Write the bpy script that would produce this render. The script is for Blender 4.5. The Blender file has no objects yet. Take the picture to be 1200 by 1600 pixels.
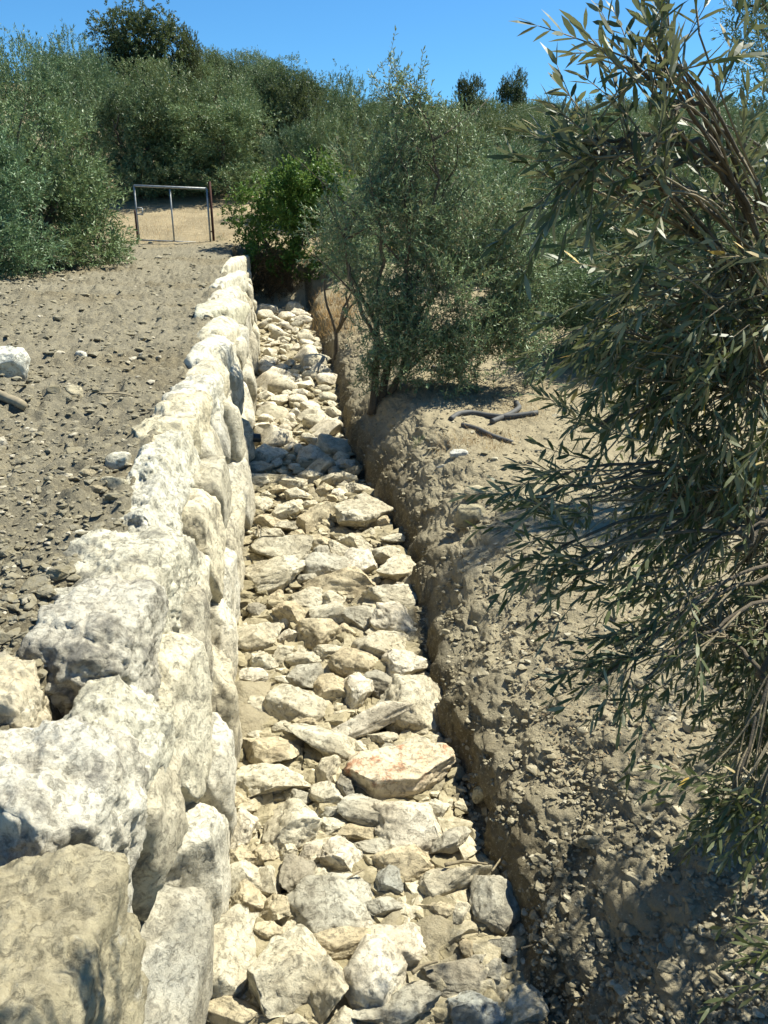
import bpy, bmesh, math, random
import numpy as np
from mathutils import Vector

# ------------------------------------------------------------------ camera, sky, sun, exposure
S = bpy.context.scene
F, W0, H0 = 1244.0, 1200, 1600
PITCH = math.atan(470 / F)
cam_d = bpy.data.cameras.new('camera')
cam = bpy.data.objects.new('camera', cam_d)
S.collection.objects.link(cam)
cam.location = (0, 0, 0)
cam.rotation_euler = (math.pi / 2 - PITCH, 0, 0)
cam_d.sensor_fit = 'VERTICAL'
cam_d.sensor_height = 36
cam_d.sensor_width = 27
cam_d.lens = F / H0 * 36
cam_d.clip_start = 0.05
cam_d.clip_end = 3000
S.camera = cam
SUN_AZ, SUN_EL = math.radians(60), math.radians(57)
wd = bpy.data.worlds.new('World')
S.world = wd
wd.use_nodes = True
nt = wd.node_tree
nt.nodes.clear()
sky = nt.nodes.new('ShaderNodeTexSky')
sky.sky_type = 'NISHITA'
sky.sun_disc = False
sky.sun_elevation = SUN_EL
sky.sun_rotation = SUN_AZ
sky.altitude = 300
sky.air_density = 1.0
sky.dust_density = 0.15
sky.ozone_density = 3.5
gam = nt.nodes.new('ShaderNodeMix')
gam.data_type = 'RGBA'
gam.blend_type = 'MULTIPLY'
gam.inputs[0].default_value = 1.0
gam.inputs[7].default_value = (0.31, 0.61, 0.80, 1)
bg = nt.nodes.new('ShaderNodeBackground')
bg.inputs[1].default_value = 0.085
out = nt.nodes.new('ShaderNodeOutputWorld')
nt.links.new(sky.outputs[0], gam.inputs[6])
nt.links.new(gam.outputs[2], bg.inputs[0])
nt.links.new(bg.outputs[0], out.inputs[0])
sd = bpy.data.lights.new('sun', 'SUN')
sd.energy = 4.6
sd.angle = math.radians(0.5)
sd.color = (1.0, 0.968, 0.85)
sun = bpy.data.objects.new('sun', sd)
S.collection.objects.link(sun)
SV = Vector((math.cos(SUN_EL) * math.sin(SUN_AZ), math.cos(SUN_EL) * math.cos(SUN_AZ), math.sin(SUN_EL)))
sun.rotation_euler = SV.to_track_quat('Z', 'Y').to_euler()
S.view_settings.view_transform = 'Standard'
S.view_settings.look = 'None'
S.view_settings.gamma = 1
S.view_settings.exposure = 1.18

# ------------------------------------------------------------------ helpers
rng = np.random.default_rng(7)
random.seed(7)
CP, SP = math.cos(PITCH), math.sin(PITCH)


def ray(u, v):
    cx, cy = (u - 600) / F, (800 - v) / F
    return np.array([cx, CP + cy * SP, -SP + cy * CP])


def at(u, v, y):
    d = ray(u, v)
    return d * (y / d[1])


def on_plane(u, v, z0, s):          # hit of the sight line with z = z0 + s*y
    d = ray(u, v)
    t = z0 / (d[2] - s * d[1])
    return d * t


def depth_of(p):
    return p[1] * CP - p[2] * SP


FL0, FLS = -3.75, 0.0416
TP0, TPS = -1.93, 0.0277


def perlin(p, seed=0):
    p = np.asarray(p, dtype=np.float64)
    i = np.floor(p).astype(np.int64)
    f = p - i
    w = f * f * f * (f * (f * 6 - 15) + 10)
    res = 0
    for dx in (0, 1):
        for dy in (0, 1):
            for dz in (0, 1):
                h = (i[:, 0] + dx) * 374761393 + (i[:, 1] + dy) * 668265263 + (i[:, 2] + dz) * 2147483647 + seed * 1274126177
                h = (h ^ (h >> 13)) * 1274126177
                h = (h ^ (h >> 16)) & 0xFFFFFF
                a = h * (2 * math.pi / 0x1000000)
                b = ((h * 7919) & 0xFFFF) / 0x8000 - 1.0
                r = np.sqrt(np.maximum(0, 1 - b * b))
                g = r * np.cos(a) * (f[:, 0] - dx) + r * np.sin(a) * (f[:, 1] - dy) + b * (f[:, 2] - dz)
                wx = w[:, 0] if dx else 1 - w[:, 0]
                wy = w[:, 1] if dy else 1 - w[:, 1]
                wz = w[:, 2] if dz else 1 - w[:, 2]
                res = res + g * wx * wy * wz
    return res * 1.5


def fbm(p, octv=4, seed=0, gain=0.5, lac=2.03):
    a, s, r = 1.0, 1.0, 0
    p = np.asarray(p, dtype=np.float64)
    for k in range(octv):
        r = r + a * perlin(p * s + 17.3 * k, seed + k)
        a *= gain
        s *= lac
    return r


def smooth(a, b, x):
    t = np.clip((x - a) / (b - a), 0, 1)
    return t * t * (3 - 2 * t)


def mesh(name, verts, faces, mats, smooth_sh=True, attr=None, mat_idx=None):
    """faces: list of (n,k) int arrays"""
    me = bpy.data.meshes.new(name)
    verts = np.ascontiguousarray(verts, dtype=np.float32)
    nl = sum(f.size for f in faces)
    nf = sum(len(f) for f in faces)
    me.vertices.add(len(verts))
    me.vertices.foreach_set('co', verts.ravel())
    me.loops.add(nl)
    me.loops.foreach_set('vertex_index', np.concatenate([f.ravel() for f in faces]).astype(np.int32))
    me.polygons.add(nf)
    tot = np.concatenate([np.full(len(f), f.shape[1]) for f in faces])
    me.polygons.foreach_set('loop_start', (np.cumsum(tot) - tot).astype(np.int32))
    me.polygons.foreach_set('loop_total', tot.astype(np.int32))
    me.polygons.foreach_set('use_smooth', np.full(nf, smooth_sh))
    for m in (mats if isinstance(mats, (list, tuple)) else [mats]):
        me.materials.append(m)
    if mat_idx is not None:
        me.polygons.foreach_set('material_index', np.asarray(mat_idx, dtype=np.int32))
    if attr:
        for k, (dom, val) in attr.items():
            a = me.attributes.new(k, 'FLOAT', dom)
            a.data.foreach_set('value', np.asarray(val, dtype=np.float32))
    me.update()
    me.validate()
    return me


def link(name, me, parent=None, loc=None):
    o = bpy.data.objects.new(name, me)
    S.collection.objects.link(o)
    if parent is not None:
        o.parent = parent
    if loc is not None:
        o.location = loc
    return o


def tag(o, label=None, cat=None, group=None, kind=None):
    if label:
        o['label'] = label
    if cat:
        o['category'] = cat
    if group:
        o['group'] = group
    if kind:
        o['kind'] = kind
    return o


def thing(name, loc, label, cat, group=None):
    return tag(link(name, None, None, loc), label, cat, group)


def unit(v):
    return v / np.maximum(1e-9, np.linalg.norm(v, axis=-1, keepdims=True))


def tube(pts, rad, sides=8, rough=0.0, seed=0):
    pts = np.asarray(pts, float)
    rad = np.asarray(rad, float)
    n = len(pts)
    tan = unit(np.gradient(pts, axis=0))
    ref = np.array([0.31, 0.17, 0.93]) if abs(tan[0][2]) < 0.8 else np.array([0.9, 0.3, 0.1])
    a = unit(np.cross(tan, ref))
    b = np.cross(tan, a)
    th = np.arange(sides) * 2 * math.pi / sides
    ring = a[:, None, :] * np.cos(th)[None, :, None] + b[:, None, :] * np.sin(th)[None, :, None]
    rr = np.repeat(rad[:, None], sides, 1)
    if rough:
        q = (pts[:, None, :] + ring * 0.1).reshape(-1, 3)
        rr = rr * (1 + rough * fbm(q * 9, 3, seed).reshape(n, sides))
    v = (pts[:, None, :] + ring * rr[:, :, None]).reshape(-1, 3)
    i = np.arange(n - 1)[:, None] * sides
    j = np.arange(sides)[None, :]
    q = np.stack([i + j, i + (j + 1) % sides, i + sides + (j + 1) % sides, i + sides + j], -1).reshape(-1, 4)
    v = np.vstack([v, pts[0], pts[-1]])
    c0, c1 = n * sides, n * sides + 1
    jj = np.arange(sides)
    t0 = np.stack([np.full(sides, c0), (jj + 1) % sides, jj], -1)
    e = (n - 1) * sides
    t1 = np.stack([np.full(sides, c1), e + jj, e + (jj + 1) % sides], -1)
    return v, q, np.vstack([t0, t1])


class Join:
    def __init__(self):
        self.v, self.f, self.n, self.t = [], [], 0, []

    def add(self, v, faces, tint=None):
        self.v.append(v)
        for f in faces:
            self.f.append(f + self.n)
            self.t.append(np.zeros(len(f)) if tint is None else (np.full(len(f), tint) if np.isscalar(tint) else tint))
        self.n += len(v)

    def build(self, name, mat, smooth_sh=True):
        return mesh(name, np.vstack(self.v), self.f, mat, smooth_sh, {'tint': ('FACE', np.concatenate(self.t))})


def curve(p0, p1, bend, n=9):
    t = np.linspace(0, 1, n)[:, None]
    p0, p1, bend = map(np.asarray, (p0, p1, bend))
    return p0 * (1 - t) + p1 * t + bend * (4 * t * (1 - t))


# ------------------------------------------------------------------ materials
def mat_new(name):
    m = bpy.data.materials.new(name)
    m.use_nodes = True
    n = m.node_tree
    n.nodes.clear()
    o = n.nodes.new('ShaderNodeOutputMaterial')
    b = n.nodes.new('ShaderNodeBsdfPrincipled')
    n.links.new(b.outputs[0], o.inputs[0])
    return m, n, b, o


def N(n, t, **kw):
    x = n.nodes.new(t)
    for k, v in kw.items():
        setattr(x, k, v)
    return x


def noise(n, vec, scale, detail=4, rough=0.55, dist=0.0):
    x = N(n, 'ShaderNodeTexNoise')
    x.inputs['Scale'].default_value = scale
    x.inputs['Detail'].default_value = detail
    x.inputs['Roughness'].default_value = rough
    x.inputs['Distortion'].default_value = dist
    n.links.new(vec, x.inputs['Vector'])
    return x.outputs[0]


def ramp(n, fac, a, b, c0=(0, 0, 0, 1), c1=(1, 1, 1, 1)):
    x = N(n, 'ShaderNodeValToRGB')
    x.color_ramp.elements[0].position = a
    x.color_ramp.elements[1].position = b
    x.color_ramp.elements[0].color = c0
    x.color_ramp.elements[1].color = c1
    n.links.new(fac, x.inputs[0])
    return x.outputs[0]


def mix(n, fac, a, b, mode='MIX'):
    x = N(n, 'ShaderNodeMix', data_type='RGBA', blend_type=mode)
    for s, val in ((0, fac), (6, a), (7, b)):
        if isinstance(val, (int, float)):
            x.inputs[s].default_value = val
        elif isinstance(val, tuple):
            x.inputs[s].default_value = val if len(val) == 4 else (*val, 1)
        else:
            n.links.new(val, x.inputs[s])
    return x.outputs[2]


def mul(n, a, k):
    x = N(n, 'ShaderNodeMath', operation='MULTIPLY')
    n.links.new(a, x.inputs[0])
    if isinstance(k, (int, float)):
        x.inputs[1].default_value = k
    else:
        n.links.new(k, x.inputs[1])
    return x.outputs[0]


def bump(n, h, strength, dist, prev=None):
    x = N(n, 'ShaderNodeBump')
    x.inputs['Strength'].default_value = strength
    x.inputs['Distance'].default_value = dist
    n.links.new(h, x.inputs['Height'])
    if prev is not None:
        n.links.new(prev, x.inputs['Normal'])
    return x.outputs[0]


def limestone(name, cream, tan, grey, grey_lo, grey_hi, dirt=0.35, red=False):
    m, n, b, o = mat_new(name)
    pos = N(n, 'ShaderNodeNewGeometry').outputs['Position']
    inf = N(n, 'ShaderNodeObjectInfo')
    c = mix(n, ramp(n, noise(n, pos, 2.6, 5, 0.6), 0.36, 0.64), cream, tan)
    c = mix(n, mul(n, ramp(n, noise(n, pos, 9, 6, 0.65, 0.4), 0.46, 0.62), dirt), c, tuple(0.55 * x for x in tan))
    gfac = ramp(n, noise(n, pos, 5.2, 9, 0.72, 0.3), grey_lo, grey_hi)
    c = mix(n, gfac, c, grey)
    c = mix(n, mul(n, ramp(n, noise(n, pos, 38, 5, 0.7), 0.55, 0.7), 0.4), c, tuple(0.5 * x for x in grey))
    c = mix(n, mul(n, ramp(n, noise(n, pos, 15, 6, 0.7), 0.60, 0.72), 0.35), c, tuple(min(0.9, 1.25 * x) for x in cream))
    if red:
        tc = N(n, 'ShaderNodeTexCoord').outputs['Object']
        sep = N(n, 'ShaderNodeSeparateXYZ')
        n.links.new(tc, sep.inputs[0])
        up = ramp(n, sep.outputs[2], 0.25, 0.55)
        rf = mul(n, ramp(n, noise(n, pos, 7, 8, 0.76), 0.525, 0.61), up)
        c = mix(n, mul(n, rf, 0.9), c, (0.38, 0.19, 0.105))
    c = mix(n, 1.0, c, inf.outputs['Color'], 'MULTIPLY')
    n.links.new(c, b.inputs['Base Color'])
    b.inputs['Roughness'].default_value = 0.92
    b.inputs['Specular IOR Level'].default_value = 0.2
    pit = ramp(n, noise(n, pos, 26, 7, 0.68, 0.8), 0.34, 0.47)
    c = mix(n, pit, mix(n, 0.6, c, tuple(0.35 * x for x in tan)), c)
    n.links.new(c, b.inputs['Base Color'])
    nb = bump(n, noise(n, pos, 13, 11, 0.72, 0.3), 0.9, 0.028)
    nb = bump(n, pit, 0.7, 0.012, nb)
    nb = bump(n, noise(n, pos, 80, 6, 0.75), 0.8, 0.006, nb)
    n.links.new(nb, b.inputs['Normal'])
    return m


M = {}
M['wall'] = limestone('white_limestone', (0.645, 0.62, 0.52), (0.55, 0.505, 0.385), (0.28, 0.27, 0.225), 0.50, 0.64, 0.4)
M['mottled'] = limestone('mottled_limestone', (0.62, 0.585, 0.47), (0.55, 0.50, 0.38), (0.22, 0.205, 0.165), 0.50, 0.63, 0.3)
M['tan'] = limestone('tan_limestone', (0.43, 0.378, 0.25), (0.34, 0.295, 0.185), (0.52, 0.48, 0.37), 0.56, 0.68, 0.6)
M['rock'] = limestone('cream_limestone', (0.56, 0.515, 0.39), (0.46, 0.40, 0.28), (0.25, 0.22, 0.16), 0.53, 0.72, 0.5)
M['red'] = limestone('stained_limestone', (0.66, 0.60, 0.44), (0.56, 0.48, 0.33), (0.50, 0.38, 0.24), 0.56, 0.78, 0.25, True)


def soil():
    m, n, b, o = mat_new('soil')
    pos = N(n, 'ShaderNodeNewGeometry').outputs['Position']
    zone = N(n, 'ShaderNodeAttribute', attribute_name='zone').outputs['Fac']
    shade_and_patch = N(n, 'ShaderNodeAttribute', attribute_name='shade_and_patch').outputs['Fac']
    pale = N(n, 'ShaderNodeAttribute', attribute_name='pale').outputs['Fac']
    c = mix(n, ramp(n, noise(n, pos, 1.1, 6, 0.6), 0.35, 0.65), (0.213, 0.191, 0.135), (0.160, 0.143, 0.100))
    c = mix(n, pale, c, mix(n, ramp(n, noise(n, pos, 1.9, 6, 0.65), 0.35, 0.65), (0.375, 0.325, 0.215), (0.295, 0.252, 0.163)))
    c = mix(n, shade_and_patch, c, mix(n, ramp(n, noise(n, pos, 3, 5, 0.6), 0.4, 0.62), (0.105, 0.084, 0.048), (0.15, 0.122, 0.07)))  # dark soil colours: painted shade at the bank foot, patches on the terrace
    c = mix(n, ramp(n, noise(n, pos, 24, 6, 0.7), 0.52, 0.72), c, (0.31, 0.265, 0.165))
    c = mix(n, mul(n, ramp(n, noise(n, pos, 60, 4, 0.7), 0.58, 0.66), 0.6), c, (0.44, 0.39, 0.27))
    straw = mix(n, ramp(n, noise(n, pos, 0.9, 6, 0.65), 0.38, 0.62), (0.31, 0.25, 0.15), (0.22, 0.178, 0.108))
    straw = mix(n, ramp(n, noise(n, pos, 8, 6, 0.7), 0.5, 0.7), straw, (0.36, 0.30, 0.19))
    c = mix(n, zone, c, straw)
    n.links.new(c, b.inputs['Base Color'])
    b.inputs['Roughness'].default_value = 1
    b.inputs['Specular IOR Level'].default_value = 0.1
    nb = bump(n, noise(n, pos, 17, 8, 0.68), 1.0, 0.045)
    nb = bump(n, noise(n, pos, 75, 6, 0.7), 0.8, 0.010, nb)
    n.links.new(nb, b.inputs['Normal'])
    return m


M['soil'] = soil()


def clod_mat(name, a, bb, cc):
    m, n, b, o = mat_new(name)
    pos = N(n, 'ShaderNodeNewGeometry').outputs['Position']
    t = N(n, 'ShaderNodeAttribute', attribute_name='tint').outputs['Fac']
    x = N(n, 'ShaderNodeValToRGB')
    e = x.color_ramp.elements
    e[0].color, e[1].color = (*a, 1), (*cc, 1)
    e.new(0.7).color = (*bb, 1)
    n.links.new(t, x.inputs[0])
    c = mix(n, ramp(n, noise(n, pos, 22, 5, 0.7), 0.4, 0.7), x.outputs[0], (0.2, 0.17, 0.1))
    n.links.new(c, b.inputs['Base Color'])
    b.inputs['Roughness'].default_value = 1
    b.inputs['Specular IOR Level'].default_value = 0.1
    n.links.new(bump(n, noise(n, pos, 50, 6, 0.7), 0.9, 0.012), b.inputs['Normal'])
    return m


M['clod'] = clod_mat('soil_clod', (0.20, 0.18, 0.127), (0.265, 0.24, 0.172), (0.52, 0.47, 0.36))
M['bankclod'] = clod_mat('bank_crumb', (0.24, 0.21, 0.14), (0.33, 0.29, 0.2), (0.54, 0.49, 0.36))
M['rubble'] = clod_mat('rubble_stone', (0.27, 0.23, 0.14), (0.42, 0.365, 0.24), (0.58, 0.52, 0.38))


def bark(name, a, b2):
    m, n, b, o = mat_new(name)
    pos = N(n, 'ShaderNodeNewGeometry').outputs['Position']
    n.links.new(mix(n, ramp(n, noise(n, pos, 14, 6, 0.7), 0.35, 0.65), a, b2), b.inputs['Base Color'])
    b.inputs['Roughness'].default_value = 0.95
    n.links.new(bump(n, noise(n, pos, 45, 6, 0.7), 0.8, 0.015), b.inputs['Normal'])
    return m


M['bark'] = bark('olive_bark', (0.13, 0.105, 0.07), (0.07, 0.055, 0.035))
M['twig'] = bark('twig_bark', (0.27, 0.22, 0.13), (0.16, 0.13, 0.08))


def leaf(name, top, top2, under, spec=0.35, yellow=True, transl=0.25, rough=0.42):
    m, n, b, o = mat_new(name)
    t = N(n, 'ShaderNodeAttribute', attribute_name='tint').outputs['Fac']
    back = N(n, 'ShaderNodeNewGeometry').outputs['Backfacing']
    x = N(n, 'ShaderNodeValToRGB')
    e = x.color_ramp.elements
    e[0].color, e[1].color = (*top, 1), (*top2, 1)
    if yellow:
        e[1].position = 0.93
        e.new(0.955).color = (0.33, 0.27, 0.12, 1)
        e.new(0.992).color = (0.40, 0.30, 0.12, 1)
        e.new(0.997).color = (0.55, 0.33, 0.03, 1)
    n.links.new(t, x.inputs[0])
    und = mix(n, 0.3, under, x.outputs[0])
    c = mix(n, back, x.outputs[0], und)
    c = mix(n, 1.0, c, N(n, 'ShaderNodeObjectInfo').outputs['Color'], 'MULTIPLY')
    n.links.new(c, b.inputs['Base Color'])
    b.inputs['Roughness'].default_value = rough
    b.inputs['Specular IOR Level'].default_value = spec
    tr = N(n, 'ShaderNodeBsdfTranslucent')
    n.links.new(mix(n, 0.5, c, (0.14, 0.17, 0.03)), tr.inputs[0])
    ms = N(n, 'ShaderNodeMixShader')
    ms.inputs[0].default_value = transl
    n.links.new(b.outputs[0], ms.inputs[1])
    n.links.new(tr.outputs[0], ms.inputs[2])
    n.links.new(ms.outputs[0], o.inputs[0])
    return m


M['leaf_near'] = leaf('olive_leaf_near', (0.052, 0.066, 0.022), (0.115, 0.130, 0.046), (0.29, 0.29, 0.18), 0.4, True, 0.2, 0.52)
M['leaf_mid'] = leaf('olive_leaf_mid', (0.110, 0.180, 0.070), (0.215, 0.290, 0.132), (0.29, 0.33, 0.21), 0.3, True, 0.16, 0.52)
M['leaf_far'] = leaf('olive_leaf_far', (0.070, 0.130, 0.056), (0.152, 0.228, 0.108), (0.23, 0.29, 0.18), 0.2, False, 0.12)
M['leaf_dark'] = leaf('dark_tree_leaf', (0.032, 0.058, 0.026), (0.065, 0.098, 0.045), (0.10, 0.13, 0.08), 0.2, False)
M['leaf_shade_fill'] = leaf('shade_fill_leaf', (0.09, 0.06, 0.03), (0.16, 0.11, 0.055), (0.14, 0.10, 0.05), 0.1, False, 0.1)  # brown leaves of the filler that stands for shade under the bush
M['leaf_green'] = leaf('green_bush_leaf', (0.065, 0.15, 0.022), (0.145, 0.25, 0.045), (0.11, 0.18, 0.05), 0.25, False, 0.35)


def plain(name, col, rough=0.6, metal=0.0, spec=0.4, var=0.0, col2=None):
    m, n, b, o = mat_new(name)
    b.inputs['Roughness'].default_value = rough
    b.inputs['Metallic'].default_value = metal
    b.inputs['Specular IOR Level'].default_value = spec
    pos = N(n, 'ShaderNodeNewGeometry').outputs['Position']
    n.links.new(mix(n, ramp(n, noise(n, pos, 12, 5, 0.6), 0.4, 0.65), col, col2 or tuple(0.7 * x for x in col)), b.inputs['Base Color'])
    return m


M['galv'] = plain('galvanised_steel', (0.33, 0.34, 0.33), 0.55, 0.3)
M['rust'] = plain('rusty_steel', (0.075, 0.03, 0.02), 0.9, 0.1)
M['pvc'] = plain('black_plastic_pipe', (0.02, 0.025, 0.028), 0.45)
M['hose'] = plain('grey_hose_plastic', (0.085, 0.085, 0.08), 0.7)
M['wood'] = plain('dry_wood', (0.30, 0.25, 0.16), 0.95)
M['straw'] = plain('dry_straw', (0.48, 0.33, 0.13), 0.9, col2=(0.38, 0.22, 0.09))
M['litter'] = plain('leaf_litter', (0.30, 0.22, 0.12), 0.9, col2=(0.16, 0.12, 0.07))
M['weed'] = plain('green_weed', (0.09, 0.16, 0.045), 0.7)
M['olive'] = plain('olive_skin', (0.07, 0.12, 0.03), 0.35, col2=(0.10, 0.16, 0.045))

# ------------------------------------------------------------------ terrain
XL = [(300, 1640), (312, 1600), (345, 1400), (352, 1300), (368, 1180), (372, 1100), (370, 1000), (382, 900), (388, 800), (390, 720), (398, 620), (400, 560), (398, 480)]
XR = [(850, 1640), (838, 1600), (812, 1430), (742, 1320), (708, 1200), (680, 1120), (658, 1030), (645, 930), (630, 860), (600, 790), (556, 730), (540, 680), (530, 630), (512, 570), (488, 510), (480, 480)]
PL = np.array([on_plane(u, v, FL0, FLS) for u, v in XL])
PR = np.array([on_plane(u, v, FL0, FLS) for u, v in XR])


def xl(y):
    y = np.asarray(y, float)
    k = (PL[0, 0] - PL[4, 0]) / (PL[0, 1] - PL[4, 1])
    r = np.interp(y, PL[:, 1], PL[:, 0])
    r = np.where(y < PL[0, 1], PL[0, 0] + 0.0 * k * (y - PL[0, 1]), r)
    return np.where(y > PL[-1, 1], PL[-1, 0] - 0.14 * (y - PL[-1, 1]), r)


def xr(y):
    y = np.asarray(y, float)
    r = np.interp(y, PR[:, 1], PR[:, 0])
    return np.where(y > PR[-1, 1], PR[-1, 0] - 0.14 * (y - PR[-1, 1]), r)


def xc(y):                                    # outer edge of the wall crest
    return xl(y) - 0.10 - 0.004 * np.clip(y, 0, 25)


def floor_z(y):
    return FL0 + FLS * np.asarray(y, float)


def terr_l(y):
    return np.interp(y, [0, 3, 12, 20, 24, 27, 30, 34, 40, 60, 100, 180, 400, 700], [-1.98, -1.90, -1.64, -1.40, -1.24, -0.90, -0.38, 0.35, 1.6, 6.0, 13, 24, 36, 40])


def terr_r(y):
    return np.interp(y, [0, 5, 12, 20, 26, 32, 40, 60, 80, 120, 180, 400, 700], [-3.05, -2.88, -2.45, -1.9, -1.5, -0.9, 0.1, 2.9, 5.5, 10.2, 15.0, 20, 22])


def ground(x, y, detail=True):
    x = np.asarray(x, float)
    y = np.asarray(y, float)
    a, b = xl(y), xr(y)
    zl = terr_l(y) + 0.035 * np.clip(-(x - a) - 1.0, 0, 8) * smooth(2, 8, y) * (1 - smooth(14, 22, y))
    zr = terr_r(y) + 0.03 * np.clip(x - b - 0.6, 0, 6)
    fz = floor_z(y) - 0.070
    wl = smooth(a - 0.62, a - 0.28, x)              # behind the boulders: 0 terrace, 1 ditch
    bw = np.interp(y, [0, 3, 5, 7.5, 9.5, 12, 14, 25], [1.05, 1.05, 1.02, 0.95, 0.75, 0.8, 1.5, 2.2])
    p2 = np.stack([x * 0.9, y * 0.9, np.zeros_like(x)], -1)
    jit = 0.15 * perlin(p2 * 1.5, 31) + 0.10 * perlin(p2 * 3.7, 32)
    for (mu, mv, mr, mh) in ((385, 1088, 0.22, 0.13), (372, 1135, 0.18, 0.12), (668, 1462, 0.22, 0.12), (395, 1030, 0.15, 0.08), (640, 1170, 0.25, 0.08)):
        mc = on_plane(mu, mv, FL0, FLS)
        fz = fz + mh * np.exp(-(((x - mc[0]) / mr) ** 2 + ((y - mc[1]) / mr) ** 2))
    t = np.clip((x - b - jit - 0.02) / bw, 0, 1)
    wr = 1 - (0.24 * smooth(0, 0.13, t) + 0.76 * (1 - (1 - t) ** 1.6)) * 0.985
    wr = np.where(t >= 1, 0.0 + 0.015 * np.exp(-(x - b - bw) * 3), wr)
    hump = 0.07 * np.exp(-((x - b - bw - 0.25) / 0.45) ** 2)
    ditch = np.where(x < 0.5 * (a + b), wl, wr)
    side = np.where(x < 0.5 * (a + b), zl, zr + hump)
    end = smooth(24.9, 26.6, y + 0.25 * perlin(p2 * 1.3, 5))
    sb = smooth(a - 1.0, b + 3.0 + 0.1 * np.clip(y - 26, 0, 80), x)
    far = zl * (1 - sb) + zr * sb
    z = (side * (1 - ditch) + fz * ditch) * (1 - end) + far * end
    if detail:
        q = np.stack([x, y, z * 1.2], -1)
        near = 1 - smooth(18, 30, y)
        rough = (1 - 0.50 * ditch * (x < 0.5 * (a + b))) * near * np.where(x > b, 0.5, 1.0 + 0.018 * np.clip(y, 0, 20))
        z = z + 0.05 * fbm(q * 0.7, 2, 3) * (0.4 + 0.6 * near)
        z = z + rough * 0.045 * (np.abs(fbm(q * 3.1, 3, 11)) * 2 - 0.6)
        cl = perlin(q * 8.5, 21)
        z = z + rough * 0.028 * np.sign(cl) * np.abs(cl) ** 0.7 * (0.4 + 0.9 * smooth(-0.2, 0.4, perlin(q * 1.1, 9)))
        z = z + rough * (0.030 * np.abs(perlin(q * 15, 22)) + 0.016 * np.abs(perlin(q * 31, 24)))
        z = z + smooth(30, 60, y) * 0.5 * fbm(np.stack([x * 0.06, y * 0.06, 0 * x], -1), 3, 40)
    return z


def g1(x, y):
    return float(ground(np.array([x]), np.array([y]))[0])


rows = np.concatenate([np.linspace(-3, 0.9, 14), np.exp(np.linspace(math.log(1.0), math.log(27), 470)), np.exp(np.linspace(math.log(27.3), math.log(650), 150))])
ter = -0.30 - np.concatenate([np.linspace(0, 0.4, 12)[:-1], 0.4 + (np.exp(np.linspace(0, 6.3, 175)) - 1) / (math.exp(6.3) - 1) * 420])[::-1]
# finer spacing for the first metres of the terrace
ter = -0.30 - np.concatenate([np.linspace(0, 5, 215)[:-1], 5 + (np.exp(np.linspace(0, 5.2, 90)) - 1) / (math.exp(5.2) - 1) * 420])[::-1]
wallc = np.linspace(-0.28, 0.0, 10)
chan = np.linspace(0, 1, 46)[1:-1]
bankc = np.concatenate([np.linspace(0, 0.7, 90), np.linspace(0.71, 3.4, 170), 3.4 + (np.exp(np.linspace(0, 5.2, 90)) - 1) / (math.exp(5.2) - 1) * 420 + 0.02])
ya = rows[:, None]
A, B = xl(rows)[:, None], xr(rows)[:, None]
X = np.concatenate([A + ter[None], A + wallc[None], A + (B - A) * chan[None], B + bankc[None]], 1)
Y = np.repeat(ya, X.shape[1], 1)
Z = ground(X.ravel(), Y.ravel())
nr, nc = X.shape
gi = np.arange(nr * nc).reshape(nr, nc)
quads = np.stack([gi[:-1, :-1], gi[:-1, 1:], gi[1:, 1:], gi[1:, :-1]], -1).reshape(-1, 4)
xf, yf = X.ravel(), Y.ravel()
q3 = np.stack([xf * 0.5, yf * 0.5, 0 * xf], -1)
nz = fbm(q3, 3, 60)
zone = smooth(25.2, 27.5, yf + nz)
rb = xf - xr(yf)
zone = np.maximum(zone, smooth(0.8, 2.2, rb + 0.7 * nz) * smooth(7.5, 10.5, yf + nz) * (0.45 + 0.4 * nz))
zone = np.maximum(zone, smooth(0.1, 0.5, rb) * smooth(14, 17, yf) * 0.55)
zone = np.maximum(zone, 0.25 * smooth(0.5, 1.2, rb + 0.3 * nz))
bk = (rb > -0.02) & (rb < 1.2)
shade_and_patch = np.where(bk, 0.8 * (1 - smooth(0.05, 0.42, rb + 0.22 * fbm(q3 * 6, 3, 66))), 0.0)  # shade along the bank foot painted as darker soil
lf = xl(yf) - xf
shade_and_patch = np.maximum(shade_and_patch, np.where(lf > 0.4, 0.55 * smooth(-0.1, 0.5, nz + 0.3 * smooth(9, 3, yf) - 0.05) , 0))  # darker noise patches in the terrace soil
bm_ = smooth(-0.01, 0.08, rb) * (1 - smooth(0.75, 1.2, rb)) * (1 - smooth(18, 24, yf))
qb = np.stack([xf, yf, Z], -1)
xd = xf + bm_ * (0.045 * fbm(qb * 3.2, 3, 70) + 0.05 * (np.abs(fbm(qb * 9, 3, 71)) - 0.25) + 0.014 * perlin(qb * 27, 72))
yd = yf + bm_ * 0.05 * fbm(qb * 7, 2, 73)
gr = link('ground', mesh('ground', np.stack([xd, yd, Z], -1), [quads], M['soil'], True, {'zone': ('POINT', zone), 'shade_and_patch': ('POINT', shade_and_patch), 'pale': ('POINT', smooth(0.0, 0.5, rb) + smooth(-0.05, 0.05, lf * -1.0) * (rb < 0))}))
tag(gr, kind='structure')

# ------------------------------------------------------------------ stones: unit meshes with flat cut faces
_ico = {}


def ico(sub):
    if sub not in _ico:
        bm = bmesh.new()
        bmesh.ops.create_icosphere(bm, subdivisions=sub, radius=1)
        v = np.array([x.co[:] for x in bm.verts])
        f = np.array([[w.index for w in x.verts] for x in bm.faces])
        bm.free()
        _ico[sub] = (v, f)
    return _ico[sub]


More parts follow.
